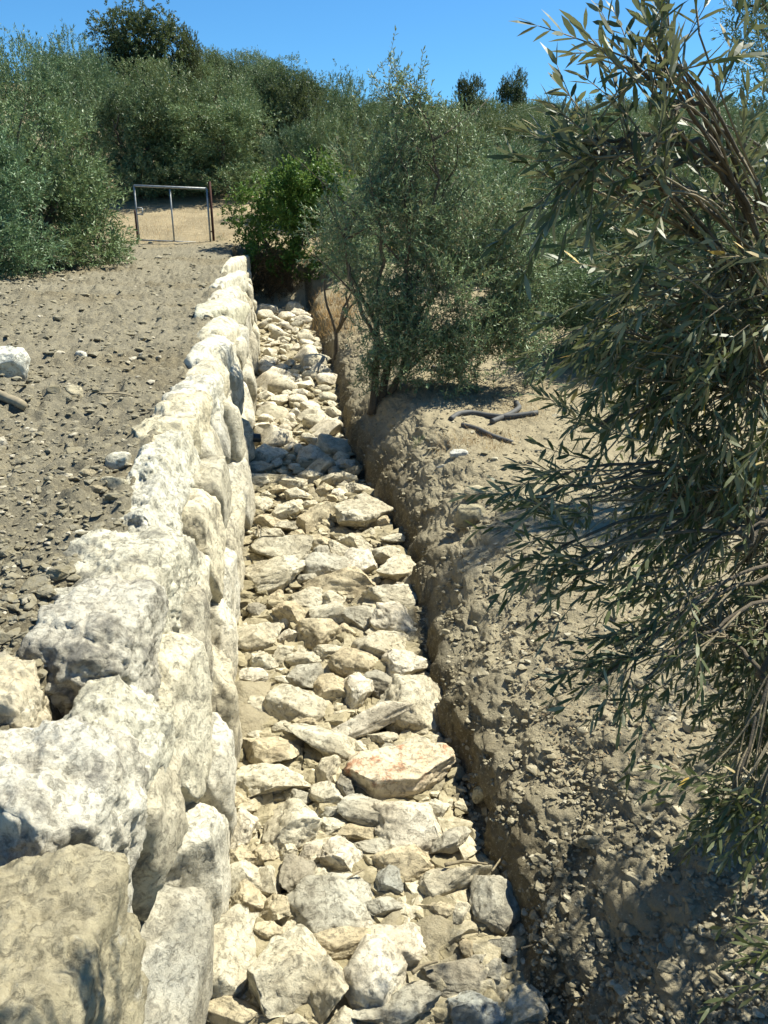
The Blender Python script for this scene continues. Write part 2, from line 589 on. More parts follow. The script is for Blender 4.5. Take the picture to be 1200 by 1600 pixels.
def stone(seed, sub=4, box=3.0, cuts=9, amp=0.09, fine=0.03, size=(1, 1, 1), cut=(0.58, 0.86), ledge=0.05):
    r = np.random.default_rng(seed)
    v, f = ico(sub)
    p = v / (np.sum(np.abs(v) ** box, 1, keepdims=True) ** (1 / box))
    for _ in range(cuts):
        d = unit(r.normal(size=3))
        s = p @ d
        lim = s.max() * r.uniform(*cut)
        over = np.maximum(0, s - lim)
        p = p - d[None] * (over * 0.985)[:, None]
    n = unit(p)
    off = r.uniform(-50, 50, 3)
    sz = np.array(size)
    q = p * sz
    k = 1.0 / max(0.25, sz.mean())
    p = p + n * (amp * fbm(q * 1.6 * k + off, 3, seed % 97))[:, None]
    lq = perlin(q * 2.0 * k + off + 0.15 * fbm(q * 6 * k, 2, 5)[:, None], seed % 67) * 3.2
    p = p + n * (ledge * (np.floor(lq) + smooth(0.35, 0.65, lq - np.floor(lq))))[:, None] / 3.2 * 1.6
    rid = 0.5 - np.abs(perlin(q * 4.2 * k + off, seed % 89))
    p = p + n * (fine * (fbm(q * 6 * k + off, 5, seed % 83, 0.62) + 0.8 * np.abs(perlin(q * 3.1 * k - off, seed % 71)) - 2.2 * np.maximum(0, rid - 0.38)))[:, None]
    ext = np.abs(p).max(0)
    lo, hi = p.min(0), p.max(0)
    p = (p - (lo + hi) / 2) / ((hi - lo) / 2)
    return p * sz, f


# ------------------------------------------------------------------ retaining wall of boulders
wall = thing('stone_wall', (float(xl(3)) - 0.4, 3.0, float(floor_z(3))), 'dry stacked retaining wall of huge white limestone boulders along left side of stony ditch', 'wall')
wall['kind'] = 'thing'
W_O = np.array(wall.location[:])
wall_no = 0


def boulder(c, half, mat, seed, sub=4, box=4.0, cuts=7, amp=0.07, fine=0.03, rz=0.0, tilt=0.0, col=(1, 1, 1), label=None, cut=(0.58, 0.86), ledge=0.05):
    v, f = stone(seed, sub, box, cuts, amp, fine, half, cut, ledge)
    ct, st = math.cos(tilt), math.sin(tilt)
    v = np.stack([v[:, 0] * ct + v[:, 2] * st, v[:, 1], -v[:, 0] * st + v[:, 2] * ct], -1)
    cz, sz = math.cos(rz), math.sin(rz)
    v = np.stack([v[:, 0] * cz - v[:, 1] * sz, v[:, 0] * sz + v[:, 1] * cz, v[:, 2]], -1)
    o = link('boulder', mesh('boulder', v, [f], mat), wall, np.array(c) - W_O)
    o.color = (*col, 1)
    if label:
        o['label'] = label
    return o


# crest boulders: u0, u1, v0, v1 on the photo's crest plane, height, material, colour
CREST = [
    (-120, 222, 1308, 1690, 0.62, 'tan', (1.0, 1.0, 1.0), 0.02, 'flat tan block smeared with dirt'),
    (-90, 246, 1082, 1322, 0.75, 'mottled', (1.03, 1.03, 1.03), 0.07, 'bulging white block with grey lichen mottling'),
    (-90, 112, 1026, 1112, 0.5, 'wall', (1.0, 0.93, 0.8), 0.02, None),
    (98, 282, 1008, 1150, 0.62, 'wall', (0.95, 0.95, 0.9), -0.09, None),
    (62, 276, 896, 1030, 0.55, 'mottled', (0.86, 0.86, 0.86), 0.04, 'dark grey mottled boulder'),
    (74, 312, 798, 925, 0.6, 'mottled', (1.0, 1.0, 0.95), 0.0, 'broad pale boulder with flat top'),
    (176, 304, 722, 806, 0.55, 'wall', (1.0, 1.0, 0.97), -0.02, None),
    (216, 314, 668, 742, 0.55, 'wall', (1.05, 1.05, 1.0), 0.03, None),
    (216, 308, 640, 684, 0.5, 'wall', (0.98, 0.93, 0.78), 0.0, None),
    (252, 330, 612, 652, 0.55, 'wall', (1.05, 0.99, 0.85), 0.03, None),
    (272, 348, 576, 618, 0.6, 'wall', (1.08, 1.08, 1.05), 0.0, None),
    (298, 352, 555, 582, 0.55, 'wall', (1.05, 1.0, 0.88), -0.03, None),
    (308, 364, 520, 560, 0.6, 'wall', (1.08, 1.07, 1.02), 0.03, None),
    (316, 369, 488, 524, 0.6, 'wall', (1.05, 1.02, 0.92), 0.0, None),
    (318, 376, 461, 492, 0.55, 'wall', (1.0, 1.0, 0.9), 0.04, None),
    (338, 380, 445, 465, 0.5, 'wall', (1.05, 1.02, 0.95), 0.0, None),
    (345, 381, 421, 448, 0.55, 'wall', (1.05, 1.05, 1.0), 0.04, None),
    (352, 382, 396, 424, 0.65, 'wall', (1.05, 1.03, 0.95), 0.1, None),
]
for k, (u0, u1, v0, v1, hz, mt, col, dz, lab) in enumerate(CREST):
    vm = 0.5 * (v0 + v1)
    pf = on_plane(0.5 * (u0 + u1), v0, TP0, TPS)
    pn_ = on_plane(0.5 * (u0 + u1), v1, TP0, TPS)
    pa, pb = on_plane(u0, vm, TP0, TPS), on_plane(u1, vm, TP0, TPS)
    dy = (pf[1] - pn_[1]) * 0.56
    dx = (pb[0] - pa[0]) * 0.52
    cy = 0.5 * (pf[1] + pn_[1]) - 0.10 * dy
    cx = 0.5 * (pa[0] + pb[0])
    sh_ = 0.11 if k < 8 else 0.05
    dx, dy = dx * 1.03 - sh_ * 0.5, dy * 1.0
    cx -= sh_ * 0.6
    zt = TP0 + TPS * cy + dz
    boulder((cx, cy, zt - hz / 2 + 0.03), (dx, dy, hz / 2 + 0.03), M[mt], 500 + k * 13, 6 if k < 8 else (5 if k < 11 else 4), (7.0 if k == 0 else 4.5) if k < 2 else 4.6, 5 if k == 0 else 11, 0.05, 0.05, random.uniform(-0.06, 0.06), 0, col, lab, (0.72, 0.95), 0.085)
# courses of the face under the crest
y = 0.7
k = 0
rw = random.Random(21)
for course, (z0, z1) in enumerate(((0.02, 0.62), (0.55, 1.02))):
    y = 0.75 + 0.3 * course
    while y < 24.6:
        w = rw.uniform(0.55, 0.95) * (1.0 if y < 9 else 1.25)
        yc = y + w / 2
        top = TP0 + TPS * yc
        base = float(floor_z(yc)) - 0.16
        hgt = (top - 0.28) - base
        za = base + hgt * (0.0 if course == 0 else rw.uniform(0.47, 0.54))
        zb = base + hgt * (rw.uniform(0.50, 0.58) if course == 0 else 1.0)
        fx = float(xl(yc)) + (0.05 if course == 0 else -0.04) + rw.uniform(-0.10, 0.05)
        th = rw.uniform(0.5, 0.62)
        slope = (float(xl(yc + 0.4)) - float(xl(yc - 0.4))) / 0.8
        tone = rw.uniform(0.76, 1.08)
        wm = rw.random()
        col = (tone, tone * (0.99 - 0.04 * wm), tone * (0.97 - 0.14 * wm))
        mt = 'mottled' if rw.random() < 0.34 else 'wall'
        boulder((fx - th / 2, yc, 0.5 * (za + zb)), (th / 2, w * 0.525, 0.5 * (zb - za) + 0.025), M[mt], 900 + k * 7, 5 if y < 7 else 4, 4.6, 11, 0.04, 0.04, -math.atan(slope) + rw.uniform(-0.09, 0.09), rw.uniform(-0.08, 0.12), col, None, (0.70, 0.95), 0.05)
        k += 1
        y += w

# drain pipe in the wall
pc = on_plane(399, 690, FL0 + 0.42, FLS)
yp = 10.6
px = float(xl(yp))
zp = float(floor_z(yp)) + 0.40
dr = thing('drain_pipe', (px, yp, zp), 'short black plastic drain pipe poking out of the boulder wall', 'pipe')
v, q, t = tube([(-0.5, 0, 0), (0.0, 0, 0), (0.17, 0, -0.01), (0.18, 0, -0.01)], [0.06, 0.06, 0.06, 0.05], 20)
link('pipe', mesh('pipe', v, [q, t], M['pvc']), dr)

# ------------------------------------------------------------------ rocks of the ditch bed
VAR_N = [mesh('rock', *(lambda s: (s[0], [s[1]]))(stone(100 + i, 5, 2.3 + 0.3 * (i % 4), 9 + i % 7, 0.05, 0.04, (1, 1, 1), (0.42, 0.78))), M['rock']) for i in range(30)]
VAR_R = [mesh('rock', *(lambda s: (s[0], [s[1]]))(stone(150 + i, 5, 2.3, 5 + i % 3, 0.07, 0.03, (1, 1, 1), (0.55, 0.82))), M['rock']) for i in range(8)]
VAR_F = [mesh('rock', *(lambda s: (s[0], [s[1]]))(stone(200 + i, 3, 2.4, 8 + i % 5, 0.06, 0.05, (1, 1, 1), (0.42, 0.78))), M['rock']) for i in range(16)]
# u, v, w, h, tone r g b, short name (for labels) or None
C_W, C_P, C_T, C_G, C_D, C_B = (1.28, 1.28, 1.30), (1.08, 1.08, 1.05), (0.98, 0.92, 0.80), (0.84, 0.86, 0.88), (0.66, 0.66, 0.66), (0.75, 0.82, 0.92)
TONE = {C_W: 'white', C_P: 'cream', C_T: 'tan', C_G: 'grey', C_D: 'dark grey', C_B: 'blue-grey'}
R = [
    (625, 1214, 172, 80, None, 'red-stained slab'),
    (349, 1497, 94, 130, C_P, 'tall flat slab leaning on the wall foot'), (343, 1537, 46, 60, C_P, 'pale finger-shaped stone'),
    (450, 1525, 104, 122, C_P, 'big blocky rock with a shaded left side'), (422, 1457, 50, 30, C_T, None), (385, 1587, 120, 48, C_T, None),
    (462, 1597, 36, 22, C_P, None), (512, 1545, 76, 92, C_P, 'peaked rock with a black shaded front'), (586, 1524, 88, 104, C_W, 'smooth round-faced pale boulder'),
    (532, 1478, 104, 42, C_T, 'low tan wedge'), (518, 1418, 132, 84, C_G, 'large lumpy grey rock'), (432, 1420, 52, 46, C_T, None), (568, 1455, 28, 26, C_W, None),
    (622, 1478, 92, 62, C_W, 'white angular rock under loose dirt'), (605, 1414, 62, 27, C_G, None), (687, 1422, 62, 36, C_T, None), (717, 1428, 36, 36, C_P, None),
    (773, 1418, 70, 78, C_G, 'grey block against the dirt bank'), (705, 1530, 98, 48, C_D, 'dark tent-shaped rock'), (755, 1578, 98, 74, C_B, 'blue-grey wedge rock'),  # tent-shaped and wedge rocks carry the tree shade in their tone
    (638, 1584, 98, 52, C_G, 'flat rock half in tree shade'), (645, 1552, 52, 36, C_G, None), (783, 1481, 46, 28, C_G, None), (750, 1498, 30, 20, C_G, None),
    (768, 1516, 30, 30, C_G, None), (728, 1483, 22, 28, C_T, None), (725, 1508, 28, 18, C_P, None), (580, 1588, 72, 32, C_G, None),
    (380, 1297, 42, 64, C_W, 'upright white splinter by the wall'), (370, 1253, 36, 28, C_T, None), (457, 1290, 88, 78, C_P, 'broad smooth cream rock'),
    (512, 1243, 52, 40, C_P, None), (517, 1269, 42, 26, C_G, None), (517, 1294, 46, 28, C_P, None), (537, 1340, 76, 58, C_W, 'knobbly white heart-shaped rock'),
    (487, 1334, 38, 28, C_W, None), (449, 1331, 30, 30, C_P, None), (415, 1336, 40, 38, C_T, None), (370, 1346, 56, 42, C_T, None), (370, 1378, 78, 48, C_P, 'flat-fronted cream rock at the wall foot'),
    (418, 1377, 48, 42, C_P, None), (388, 1405, 52, 42, C_T, None), (465, 1372, 52, 62, C_D, 'dark brown pointed rock'), (502, 1372, 42, 30, C_P, None), (550, 1302, 74, 26, C_T, None),
    (580, 1273, 94, 48, C_G, 'smooth grey slab'), (643, 1302, 124, 78, C_W, 'broad bleached rock'), (699, 1315, 70, 58, C_G, 'grey diamond-shaped rock'),
    (582, 1326, 62, 30, C_G, None), (634, 1352, 98, 46, C_T, None), (610, 1373, 46, 42, C_B, 'small bluish-white rock'), (705, 1380, 114, 68, C_P, 'rough pitted rock'),
    (650, 1263, 72, 28, C_P, None), (680, 1269, 42, 36, C_P, None),
    (397, 1108, 52, 36, C_P, None), (462, 1106, 90, 54, C_P, 'domed cream rock'), (558, 1086, 46, 52, C_W, 'small upright pointed rock'), (565, 1130, 146, 48, C_W, 'long white ridge-backed rock'),
    (505, 1161, 120, 48, C_P, 'long flat pale rock'), (415, 1178, 94, 62, C_T, 'squat tan rock by the wall'), (428, 1224, 120, 58, C_P, 'wide slumped cream rock'),
    (510, 1206, 44, 44, C_P, None), (465, 1246, 40, 30, C_G, None), (540, 1232, 26, 42, C_D, 'narrow dark rough stone'), (480, 1133, 30, 22, C_T, None), (398, 1148, 24, 14, C_P, None),
    (445, 1138, 36, 20, C_P, None), (648, 1108, 104, 84, C_P, 'big rounded cream boulder'), (600, 1154, 42, 22, C_P, None), (648, 1166, 44, 26, C_P, None), (612, 1173, 30, 18, C_G, None),
    (519, 1076, 52, 42, C_T, None), (600, 1073, 68, 40, C_D, 'dark-sided rounded rock'), (628, 1043, 70, 44, C_W, 'white brick-like rock'), (640, 1079, 26, 20, C_P, None), (657, 1083, 18, 16, C_T, None),
    (425, 904, 98, 58, C_P, 'large cream slab by the wall foot'), (540, 914, 124, 56, C_T, 'long tilted tan slab'), (562, 888, 46, 36, C_W, None), (622, 896, 58, 46, C_P, None),
    (612, 936, 78, 42, C_P, 'pitted rock by the bank'), (617, 972, 70, 48, C_W, 'smooth white rock'), (475, 940, 52, 42, C_P, None), (457, 962, 58, 42, C_T, 'yellowish rock'),
    (515, 938, 42, 30, C_P, None), (518, 959, 58, 42, C_P, None), (562, 963, 62, 36, C_G, None), (400, 954, 26, 26, C_D, 'small dark stone'), (396, 1000, 68, 48, C_P, 'rough rock overhanging a dark gap'),
    (453, 996, 34, 28, C_W, None), (497, 992, 68, 48, C_T, 'rounded tan rock'), (540, 986, 30, 20, C_T, None), (598, 1010, 94, 54, C_P, 'rough crusted rock'), (442, 1023, 36, 30, C_P, None),
    (475, 1031, 46, 26, C_P, None), (515, 1021, 52, 22, C_P, None), (553, 1038, 78, 48, C_T, 'smooth domed tan rock'), (475, 1056, 52, 42, C_G, None), (552, 1064, 38, 32, C_P, None),
    (417, 1034, 46, 42, C_P, None), (395, 1058, 42, 26, C_W, None),
    (535, 728, 40, 22, C_W, 'lone white rock at the bank below the tree shadow'), (482, 746, 40, 26, C_P, None), (458, 757, 40, 22, C_P, None), (425, 750, 42, 20, C_T, None), (398, 752, 42, 20, C_P, 'long sausage-shaped stone'),
    (435, 767, 32, 18, C_T, None), (518, 751, 42, 24, C_P, None), (560, 765, 42, 24, C_P, None), (575, 782, 40, 22, C_P, None), (530, 772, 22, 14, C_W, None), (515, 781, 22, 18, C_T, None),
    (452, 796, 54, 36, C_P, 'lumpy rock'), (468, 773, 40, 18, C_P, None), (405, 789, 38, 30, C_P, None), (492, 813, 70, 48, C_T, 'brown-shadowed boulder'), (565, 814, 80, 52, C_P, 'big slanted slab'),
    (418, 816, 44, 24, C_T, None), (447, 823, 32, 22, C_P, None), (428, 839, 58, 28, C_P, None), (440, 866, 90, 52, C_P, 'largest rock of the upper bed'), (500, 850, 42, 26, C_T, None), (476, 852, 30, 20, C_P, None),
    (510, 889, 70, 42, C_G, 'smooth tilted grey slab'), (560, 876, 42, 36, C_W, None), (558, 850, 48, 28, C_P, None), (532, 861, 42, 24, C_P, None), (612, 843, 34, 20, C_P, None), (607, 866, 52, 28, C_P, None),
    (480, 884, 40, 30, C_P, None), (540, 795, 44, 26, C_P, None), (598, 815, 30, 22, C_T, None), (480, 790, 30, 18, C_P, None),
]
placed = []                                    # x, y, r
LAND = []                                      # landmarks
BED = []


def put_rock(u, v, w, h, tone, name, far=False):
    p = on_plane(u, v, FL0, FLS)
    d = depth_of(p)
    dep = math.atan2(-p[2], p[1])
    wid = w * d / F
    hp = h * d / F
    hz = hp / (1.15 * math.sin(dep) + 0.95 * math.cos(dep))
    ly = hz * 1.35
    red = tone is None
    if red:
        me = mesh('rock', *(lambda s: (s[0], [s[1]]))(stone(77, 5, 4.2, 5, 0.06, 0.035)), M['red'])
        hz *= 1.0
        wid *= 0.92
        ly *= 0.9
    elif far:
        me = VAR_F[random.randrange(len(VAR_F))]
    elif name and ('round' in name or 'dome' in name or 'smooth' in name):
        me = VAR_R[random.randrange(len(VAR_R))]
    else:
        me = VAR_N[random.randrange(len(VAR_N))]
    o = link('rock', me, None, (p[0], p[1], p[2] + 0.03 * hz))
    o.scale = (wid * 0.58, ly * 0.68, hz * 0.66)
    o.rotation_euler = (random.uniform(-0.25, 0.2), random.uniform(-0.3, 0.3), (random.choice((0, math.pi)) + random.uniform(-0.3, 0.3)) if not red else 0.08)
    if red:
        o.rotation_euler[0] = -0.1
        o.color = (1.05, 1.0, 0.95, 1)
        tn = 'rust red'
    else:
        j = random.uniform(0.93, 1.07)
        o.color = (tone[0] * j, tone[1] * j, tone[2] * j, 1)
        tn = TONE[tone]
    placed.append((p[0], p[1], 0.5 * math.hypot(wid, ly) * 0.8))
    BED.append((o, p, max(wid, ly), tn, name, far))
    return o


for r in R:
    put_rock(*r)
# the farther bed, where rocks get too small to tell one from the next
rr = random.Random(5)
tries = 0
while len(BED) < 288 and tries < 9000:
    tries += 1
    if rr.random() < 0.72:
        yy = 1 / rr.uniform(1 / 24.6, 1 / 10.3)
    else:
        yy = rr.uniform(1.7, 10.3)
    a, b = float(xl(yy)) + 0.12, float(xr(yy)) - 0.06
    xx = rr.uniform(a, b)
    wid = rr.choice((0.16, 0.22, 0.3, 0.42, 0.6)) * rr.uniform(0.85, 1.2) if yy > 10.3 else rr.uniform(0.12, 0.24)
    if any((xx - q[0]) ** 2 + (yy - q[1]) ** 2 < (0.9 * (q[2] + wid * 0.42)) ** 2 for q in placed):
        continue
    zz = float(floor_z(yy))
    dd = yy * CP - zz * SP
    u = 600 + F * xx / dd
    cyv = (yy * SP + zz * CP) / dd
    vv = 800 - F * cyv
    dep = math.atan2(-zz, yy)
    hz = wid * rr.uniform(0.5, 0.75)
    put_rock(u, vv, wid * F / dd, hz * (1.15 * math.sin(dep) + 0.95 * math.cos(dep)) * F / dd, rr.choice((C_W, C_P, C_P, C_P, C_T, C_G) if yy < 10.3 else (C_W, C_W, C_P, C_W, C_P)), None, yy > 10.3)
# labels: landmarks by their look, the others by the landmark they touch
used = {}
LAND = [(o, p, s, n) for o, p, s, tn, n, far in BED if n]
for o, p, s, tn, n, far in BED:
    if n == 'red-stained slab':
        tag(o, 'cream slab with rust red stains on its top, lying in the ditch bed', 'rock')
    elif n:
        extra = {'cream': 'in the rocky ditch bed', 'white': 'in the rocky ditch bed'}.get(tn, 'in the rocky ditch bed')
        tag(o, n + ' ' + extra, 'rock')
        used[n + ' ' + extra] = 1
for o, p, s, tn, n, far in BED:
    if n:
        continue
    if far:
        tot = float(xr(p[1]) - xl(p[1]))
        f3 = (p[0] - float(xl(p[1]))) / tot
        side = 'on its wall side' if f3 < 0.36 else ('along its middle' if f3 < 0.66 else 'on its bank side')
        zn = 'in the tree shade' if p[1] < 11.6 else ('above the tree shade' if p[1] < 17.5 else 'near its far end')
        tag(o, f'{tn} rock of the ditch bed {zn}, {side}', 'rock', f'{tn} rocks of the ditch bed {zn}, {side}')
        continue
    best = sorted(LAND, key=lambda L: (L[1][0] - p[0]) ** 2 + (L[1][1] - p[1]) ** 2)
    sz = 'small' if s < 0.17 else ('medium' if s < 0.28 else 'large')
    done = False
    for L in best[:7]:
        dx, dy = p[0] - L[1][0], p[1] - L[1][1]
        w1 = ('uphill of' if dy > 0 else 'downhill of') if abs(dy) > abs(dx) else ('bank side of' if dx > 0 else 'wall side of')
        nm = L[3].split(' with')[0].split(' by the')[0].split(' under')[0].split(' at the')[0].split(' leaning')[0].split(' against')[0].split(' half')[0].split(' overhang')[0]
        nm = ' '.join(nm.split()[:7])
        lab = f'{sz} {tn} rock {w1} the {nm}'
        if lab not in used:
            used[lab] = 1
            tag(o, lab, 'rock')
            done = True
            break
    if not done:
        tag(o, f'{sz} {tn} rock filling a gap in the ditch bed', 'rock', f'{sz} {tn} gap rocks of the ditch bed')
for o, *_ in BED:
    if 'group' not in o:
        o['group'] = 'rocks of the ditch bed'

# ------------------------------------------------------------------ small rubble and soil clods (nobody could count them)
PEB = [stone(300 + i, 3, 2.2, 11, 0.06, 0.05, (1, 1, 1), (0.40, 0.75)) for i in range(10)]
PEBF = [stone(330 + i, 1, 2.2, 5, 0.10, 0.05, (1, 1, 1), (0.45, 0.8)) for i in range(8)]


def scatter(name, pts, sizes, tints, mat, lab, flat=0.7, zoff=0.1):
    J = Join()
    for p, s, t in zip(pts, sizes, tints):
        lo = s * 1244 / max(1.5, p[1]) < 16
        v, f = (PEBF if lo else PEB)[rng.integers(0, 8)]
        a = rng.uniform(0, 6.28)
        c, sn = math.cos(a), math.sin(a)
        sc = s * 0.5 * np.array([rng.uniform(0.75, 1.3), rng.uniform(0.75, 1.3), rng.uniform(0.6, 1.0) * flat])
        q = v * sc
        q = np.stack([q[:, 0] * c - q[:, 1] * sn, q[:, 0] * sn + q[:, 1] * c, q[:, 2]], -1)
        J.add(q + np.array([p[0], p[1], p[2] + zoff * s]), [f], t)
    o = link(name, J.build(name, mat, False))
    tag(o, lab, name.replace('_', ' '), kind='stuff')
    return o


# in the ditch
n = 7500
yy = 1 / rng.uniform(1 / 24.8, 1 / 1.5, n) ** 1.0
fx = rng.uniform(-0.01, 1.02, n)
xx = xl(yy) + fx * (xr(yy) - xl(yy))
sz = np.exp(rng.normal(-2.75, 0.5, n)) * (1 + yy * 0.05)
scatter('rubble', np.stack([xx, yy, floor_z(yy) - 0.045], -1), np.clip(sz, 0.02, 0.22), rng.uniform(0, 1, n) ** 1.1, M['rubble'], 'small broken stones and grit filling the gaps of the ditch bed')
# on the terrace
n = 30000
yy = 1 / rng.uniform(1 / 27, 1 / 1.5, n)
off = rng.uniform(0.5, 1, n) * 0 + 0.55 + rng.random(n) ** 0.8 * (0.9 + yy * 0.42)
xx = xl(yy) - off
keep = xx > -0.55 * yy - 1.2
xx, yy = xx[keep], yy[keep]
sz = np.exp(rng.normal(-3.95, 0.58, len(xx))) * (1 + yy * 0.07)
tt = np.where(rng.random(len(xx)) < 0.10, rng.uniform(0.85, 1, len(xx)), rng.uniform(0, 0.7, len(xx)))
scatter('soil_clods', np.stack([xx, yy, ground(xx, yy)], -1), np.clip(sz, 0.012, 0.17), tt, M['clod'], 'crumbly grey brown clods and chips strewn over the terrace soil')
# on the right bank
n = 34000
yy = 1 / rng.uniform(1 / 22, 1 / 1.6, n)
xx = xr(yy) + 0.02 + rng.random(n) ** 1.2 * (1.7 + 0.32 * yy)
sz = np.exp(rng.normal(-4.4, 0.62, n)) * (1 + yy * 0.05)
tt = np.where(rng.random(n) < 0.12, rng.uniform(0.8, 1, n), rng.uniform(0, 0.75, n))
scatter('bank_gravel', np.stack([xx, yy, ground(xx, yy)], -1), np.clip(sz, 0.007, 0.075), tt, M['bankclod'], 'loose earth crumbs and stone chips covering the right bank')


# ------------------------------------------------------------------ loose stones on terrace and bank
def gpix(u, v, lo=1.0, hi=40.0):               # the ground point seen at a pixel
    d = ray(u, v)
    yy = np.exp(np.linspace(math.log(lo), math.log(hi), 1500))
    pts = d[None] * (yy / d[1])[:, None]
    under = pts[:, 2] < ground(pts[:, 0], yy)
    i = int(np.argmax(under))
    return pts[i] if under.any() else pts[-1]


LOOSE = [
    (8, 566, 84, 62, M['mottled'], (1.05, 1.1, 1.15), 'big pale boulder sitting alone on the terrace at the frame edge'),
    (128, 552, 19, 12, M['wall'], (1.15, 1.15, 1.15), 'small bright white stone lying on the tilled terrace'),
    (115, 611, 28, 24, M['rock'], (0.92, 0.92, 0.85), 'rounded tan stone on the terrace below the small white stone'),
    (185, 716, 40, 34, M['wall'], (1.0, 0.98, 0.9), 'white stone with a dark notch beside the wall crest'),
    (178, 752, 44, 30, M['wall'], (0.92, 0.9, 0.8), 'cream stone half buried behind the wall crest'),
    (138, 738, 26, 16, M['rock'], (0.9, 0.86, 0.75), 'flat tan stone in soil just left of the notched white stone'),
    (148, 762, 30, 14, M['rock'], (0.95, 0.92, 0.82), 'flat slab of stone in soil beside the buried cream stone'),
    (86, 968, 50, 42, M['mottled'], (0.9, 0.9, 0.88), 'grey stone tucked against the dark mottled crest boulder'),
    (100, 925, 74, 30, M['mottled'], (0.95, 0.95, 0.92), 'low flat stone at the soil edge of the wall crest'),
    (717, 707, 30, 16, M['wall'], (1.1, 1.12, 1.18), 'white stone on the bank below the grey hose'),
    (690, 728, 18, 8, M['wall'], (1.0, 1.0, 1.0), 'flat white chip on the bank just below the larger white stone'),
    (750, 765, 54, 26, M['rock'], (1.05, 1.0, 0.88), 'cream rock jutting from the bank crest, the upper one'),
    (735, 800, 52, 44, M['tan'], (0.85, 0.85, 0.82), 'brown block of rock embedded in the bank face'),
    (925, 1310, 46, 22, M['tan'], (0.8, 0.8, 0.8), 'brown flat stone on the bank near the shaded corner'),
    (1000, 1205, 44, 18, M['tan'], (0.95, 0.95, 0.95), 'tan flat flake lying on the lower bank'),
    (752, 1235, 30, 30, M['tan'], (1.1, 1.1, 1.05), 'tan stone sticking out of the bank above the red-stained slab'),
    (912, 1140, 22, 18, M['rock'], (0.85, 0.82, 0.74), 'small round tan stone on the open bank'),
    (1085, 1130, 38, 26, M['rock'], (0.95, 0.92, 0.85), 'pale slanted stone on the bank under the near olive branches'),
    (960, 866, 40, 18, M['wall'], (0.95, 0.95, 0.9), 'pale stone in the dappled shade behind the near olive'),
    (52, 640, 66, 30, None, None, None),
]
for k, (u, v, w, h, mt, col, lab) in enumerate(LOOSE):
    p = gpix(u, v + h * 0.3)
    d = depth_of(p)
    if mt is None:
        continue
    wid, hp = w * d / F, h * d / F
    dep = max(0.05, math.atan2(-p[2], p[1]))
    hz = hp / (1.0 * math.sin(dep) + 0.95 * math.cos(dep))
    vv, ff = stone(700 + k, 5 if k == 0 else 4, 2.9, 8, 0.08, 0.03, (wid / 2, hz * 0.55, hz * 0.62))
    o = link('loose_stone', mesh('loose_stone', vv, [ff], mt), None, (p[0], p[1], p[2] + 0.12 * hz))
    o.color = (*col, 1)
    tag(o, lab, 'stone', 'loose stones beside the ditch')
# wooden stake lying at the left edge of the terrace
p = gpix(20, 632)
pts = [at(-30, 604, p[1] + 0.45), at(0, 618, p[1] + 0.15), at(38, 636, p[1] - 0.1)]
pts = [np.array([a[0], a[1], g1(a[0], a[1]) + 0.05]) for a in pts]
v, q, t = tube(curve(pts[0], pts[2], (0, 0, 0.01), 12), np.linspace(0.05, 0.042, 12), 10, 0.25, 3)
tag(link('log', mesh('log', v, [q, t], M['wood'])), 'weathered grey wooden pole lying on the terrace by the pale boulder', 'log')
p0, p1 = gpix(158, 618), gpix(208, 622)
v, q, t = tube(curve(p0 + [0, 0, .02], p1 + [0, 0, .02], (0, 0.03, 0.01), 9), np.linspace(0.012, 0.008, 9), 6, 0.2)
tag(link('stick', mesh('stick', v, [q, t], M['wood'])), 'straight dry stick lying across the terrace soil near the wall', 'stick')


# ------------------------------------------------------------------ gate
GY = 26.9
ga, gb = at(218, 376, GY), at(329, 378, GY)
dpt = depth_of(ga)
gx0, gx1 = ga[0], gb[0]
gz0 = ga[2] + 0.02
gz1 = at(218, 290, GY)[2]
gate = thing('metal_gate', (gx0, GY, gz0), 'open-frame galvanised pipe gate standing on the terrace above the wall end', 'gate')


def bar(a, b, r, mat, name, parent=None, base=None, sides=10):
    a, b = np.array(a, float), np.array(b, float)
    v, q, t = tube([a, a * 0.5 + b * 0.5, b], [r] * 3, sides)
    return link(name, mesh(name, v, [q, t], mat), parent)


gw, gh = gx1 - gx0, gz1 - gz0
sg = -0.09
bar((0, 0, 0), (0, 0, gh), 0.025, M['galv'], 'side_post', gate)
bar((gw, 0, sg), (gw, 0, gh + sg), 0.03, M['galv'], 'side_post', gate)
bar((0, 0, gh), (gw, 0, gh + sg), 0.034, M['galv'], 'top_rail', gate)
bar((0, 0, 0), (gw, 0, sg), 0.025, M['galv'], 'bottom_rail', gate)
bar((gw * 0.49, 0, sg / 2), (gw * 0.49, 0, gh + sg / 2 - 0.06), 0.026, M['galv'], 'centre_stile', gate)
J = Join()
for a, b in (((0.0, 0, gh * 0.60), (0.19, 0, gh * 0.59)), ((0.19, 0, gh * 0.59), (0.19, 0, gh * 0.46)), ((0.0, 0, gh * 0.48), (0.19, 0, gh * 0.47))):
    v, q, t = tube([np.array(a), (np.array(a) + np.array(b)) / 2, np.array(b)], [0.018] * 3, 8)
    J.add(v, [q, t])
link('latch', J.build('latch', M['galv']), gate)
post = thing('gate_post', (gx1 + 0.10, GY + 0.02, gz0 - 0.4), 'dark rusty brown steel post at the hinge side of the pipe gate', 'post')
bar((0, 0, 0), (0, 0, gh + 0.52), 0.04, M['rust'], 'post', post)
J = Join()
for zz in (0.65, 1.7):
    v, q, t = tube([np.array((0, 0, zz)), np.array((-0.05, 0, zz)), np.array((-0.1, 0, zz))], [0.02] * 3, 8)
    J.add(v, [q, t])
link('hinge', J.build('hinge', M['rust']), post)
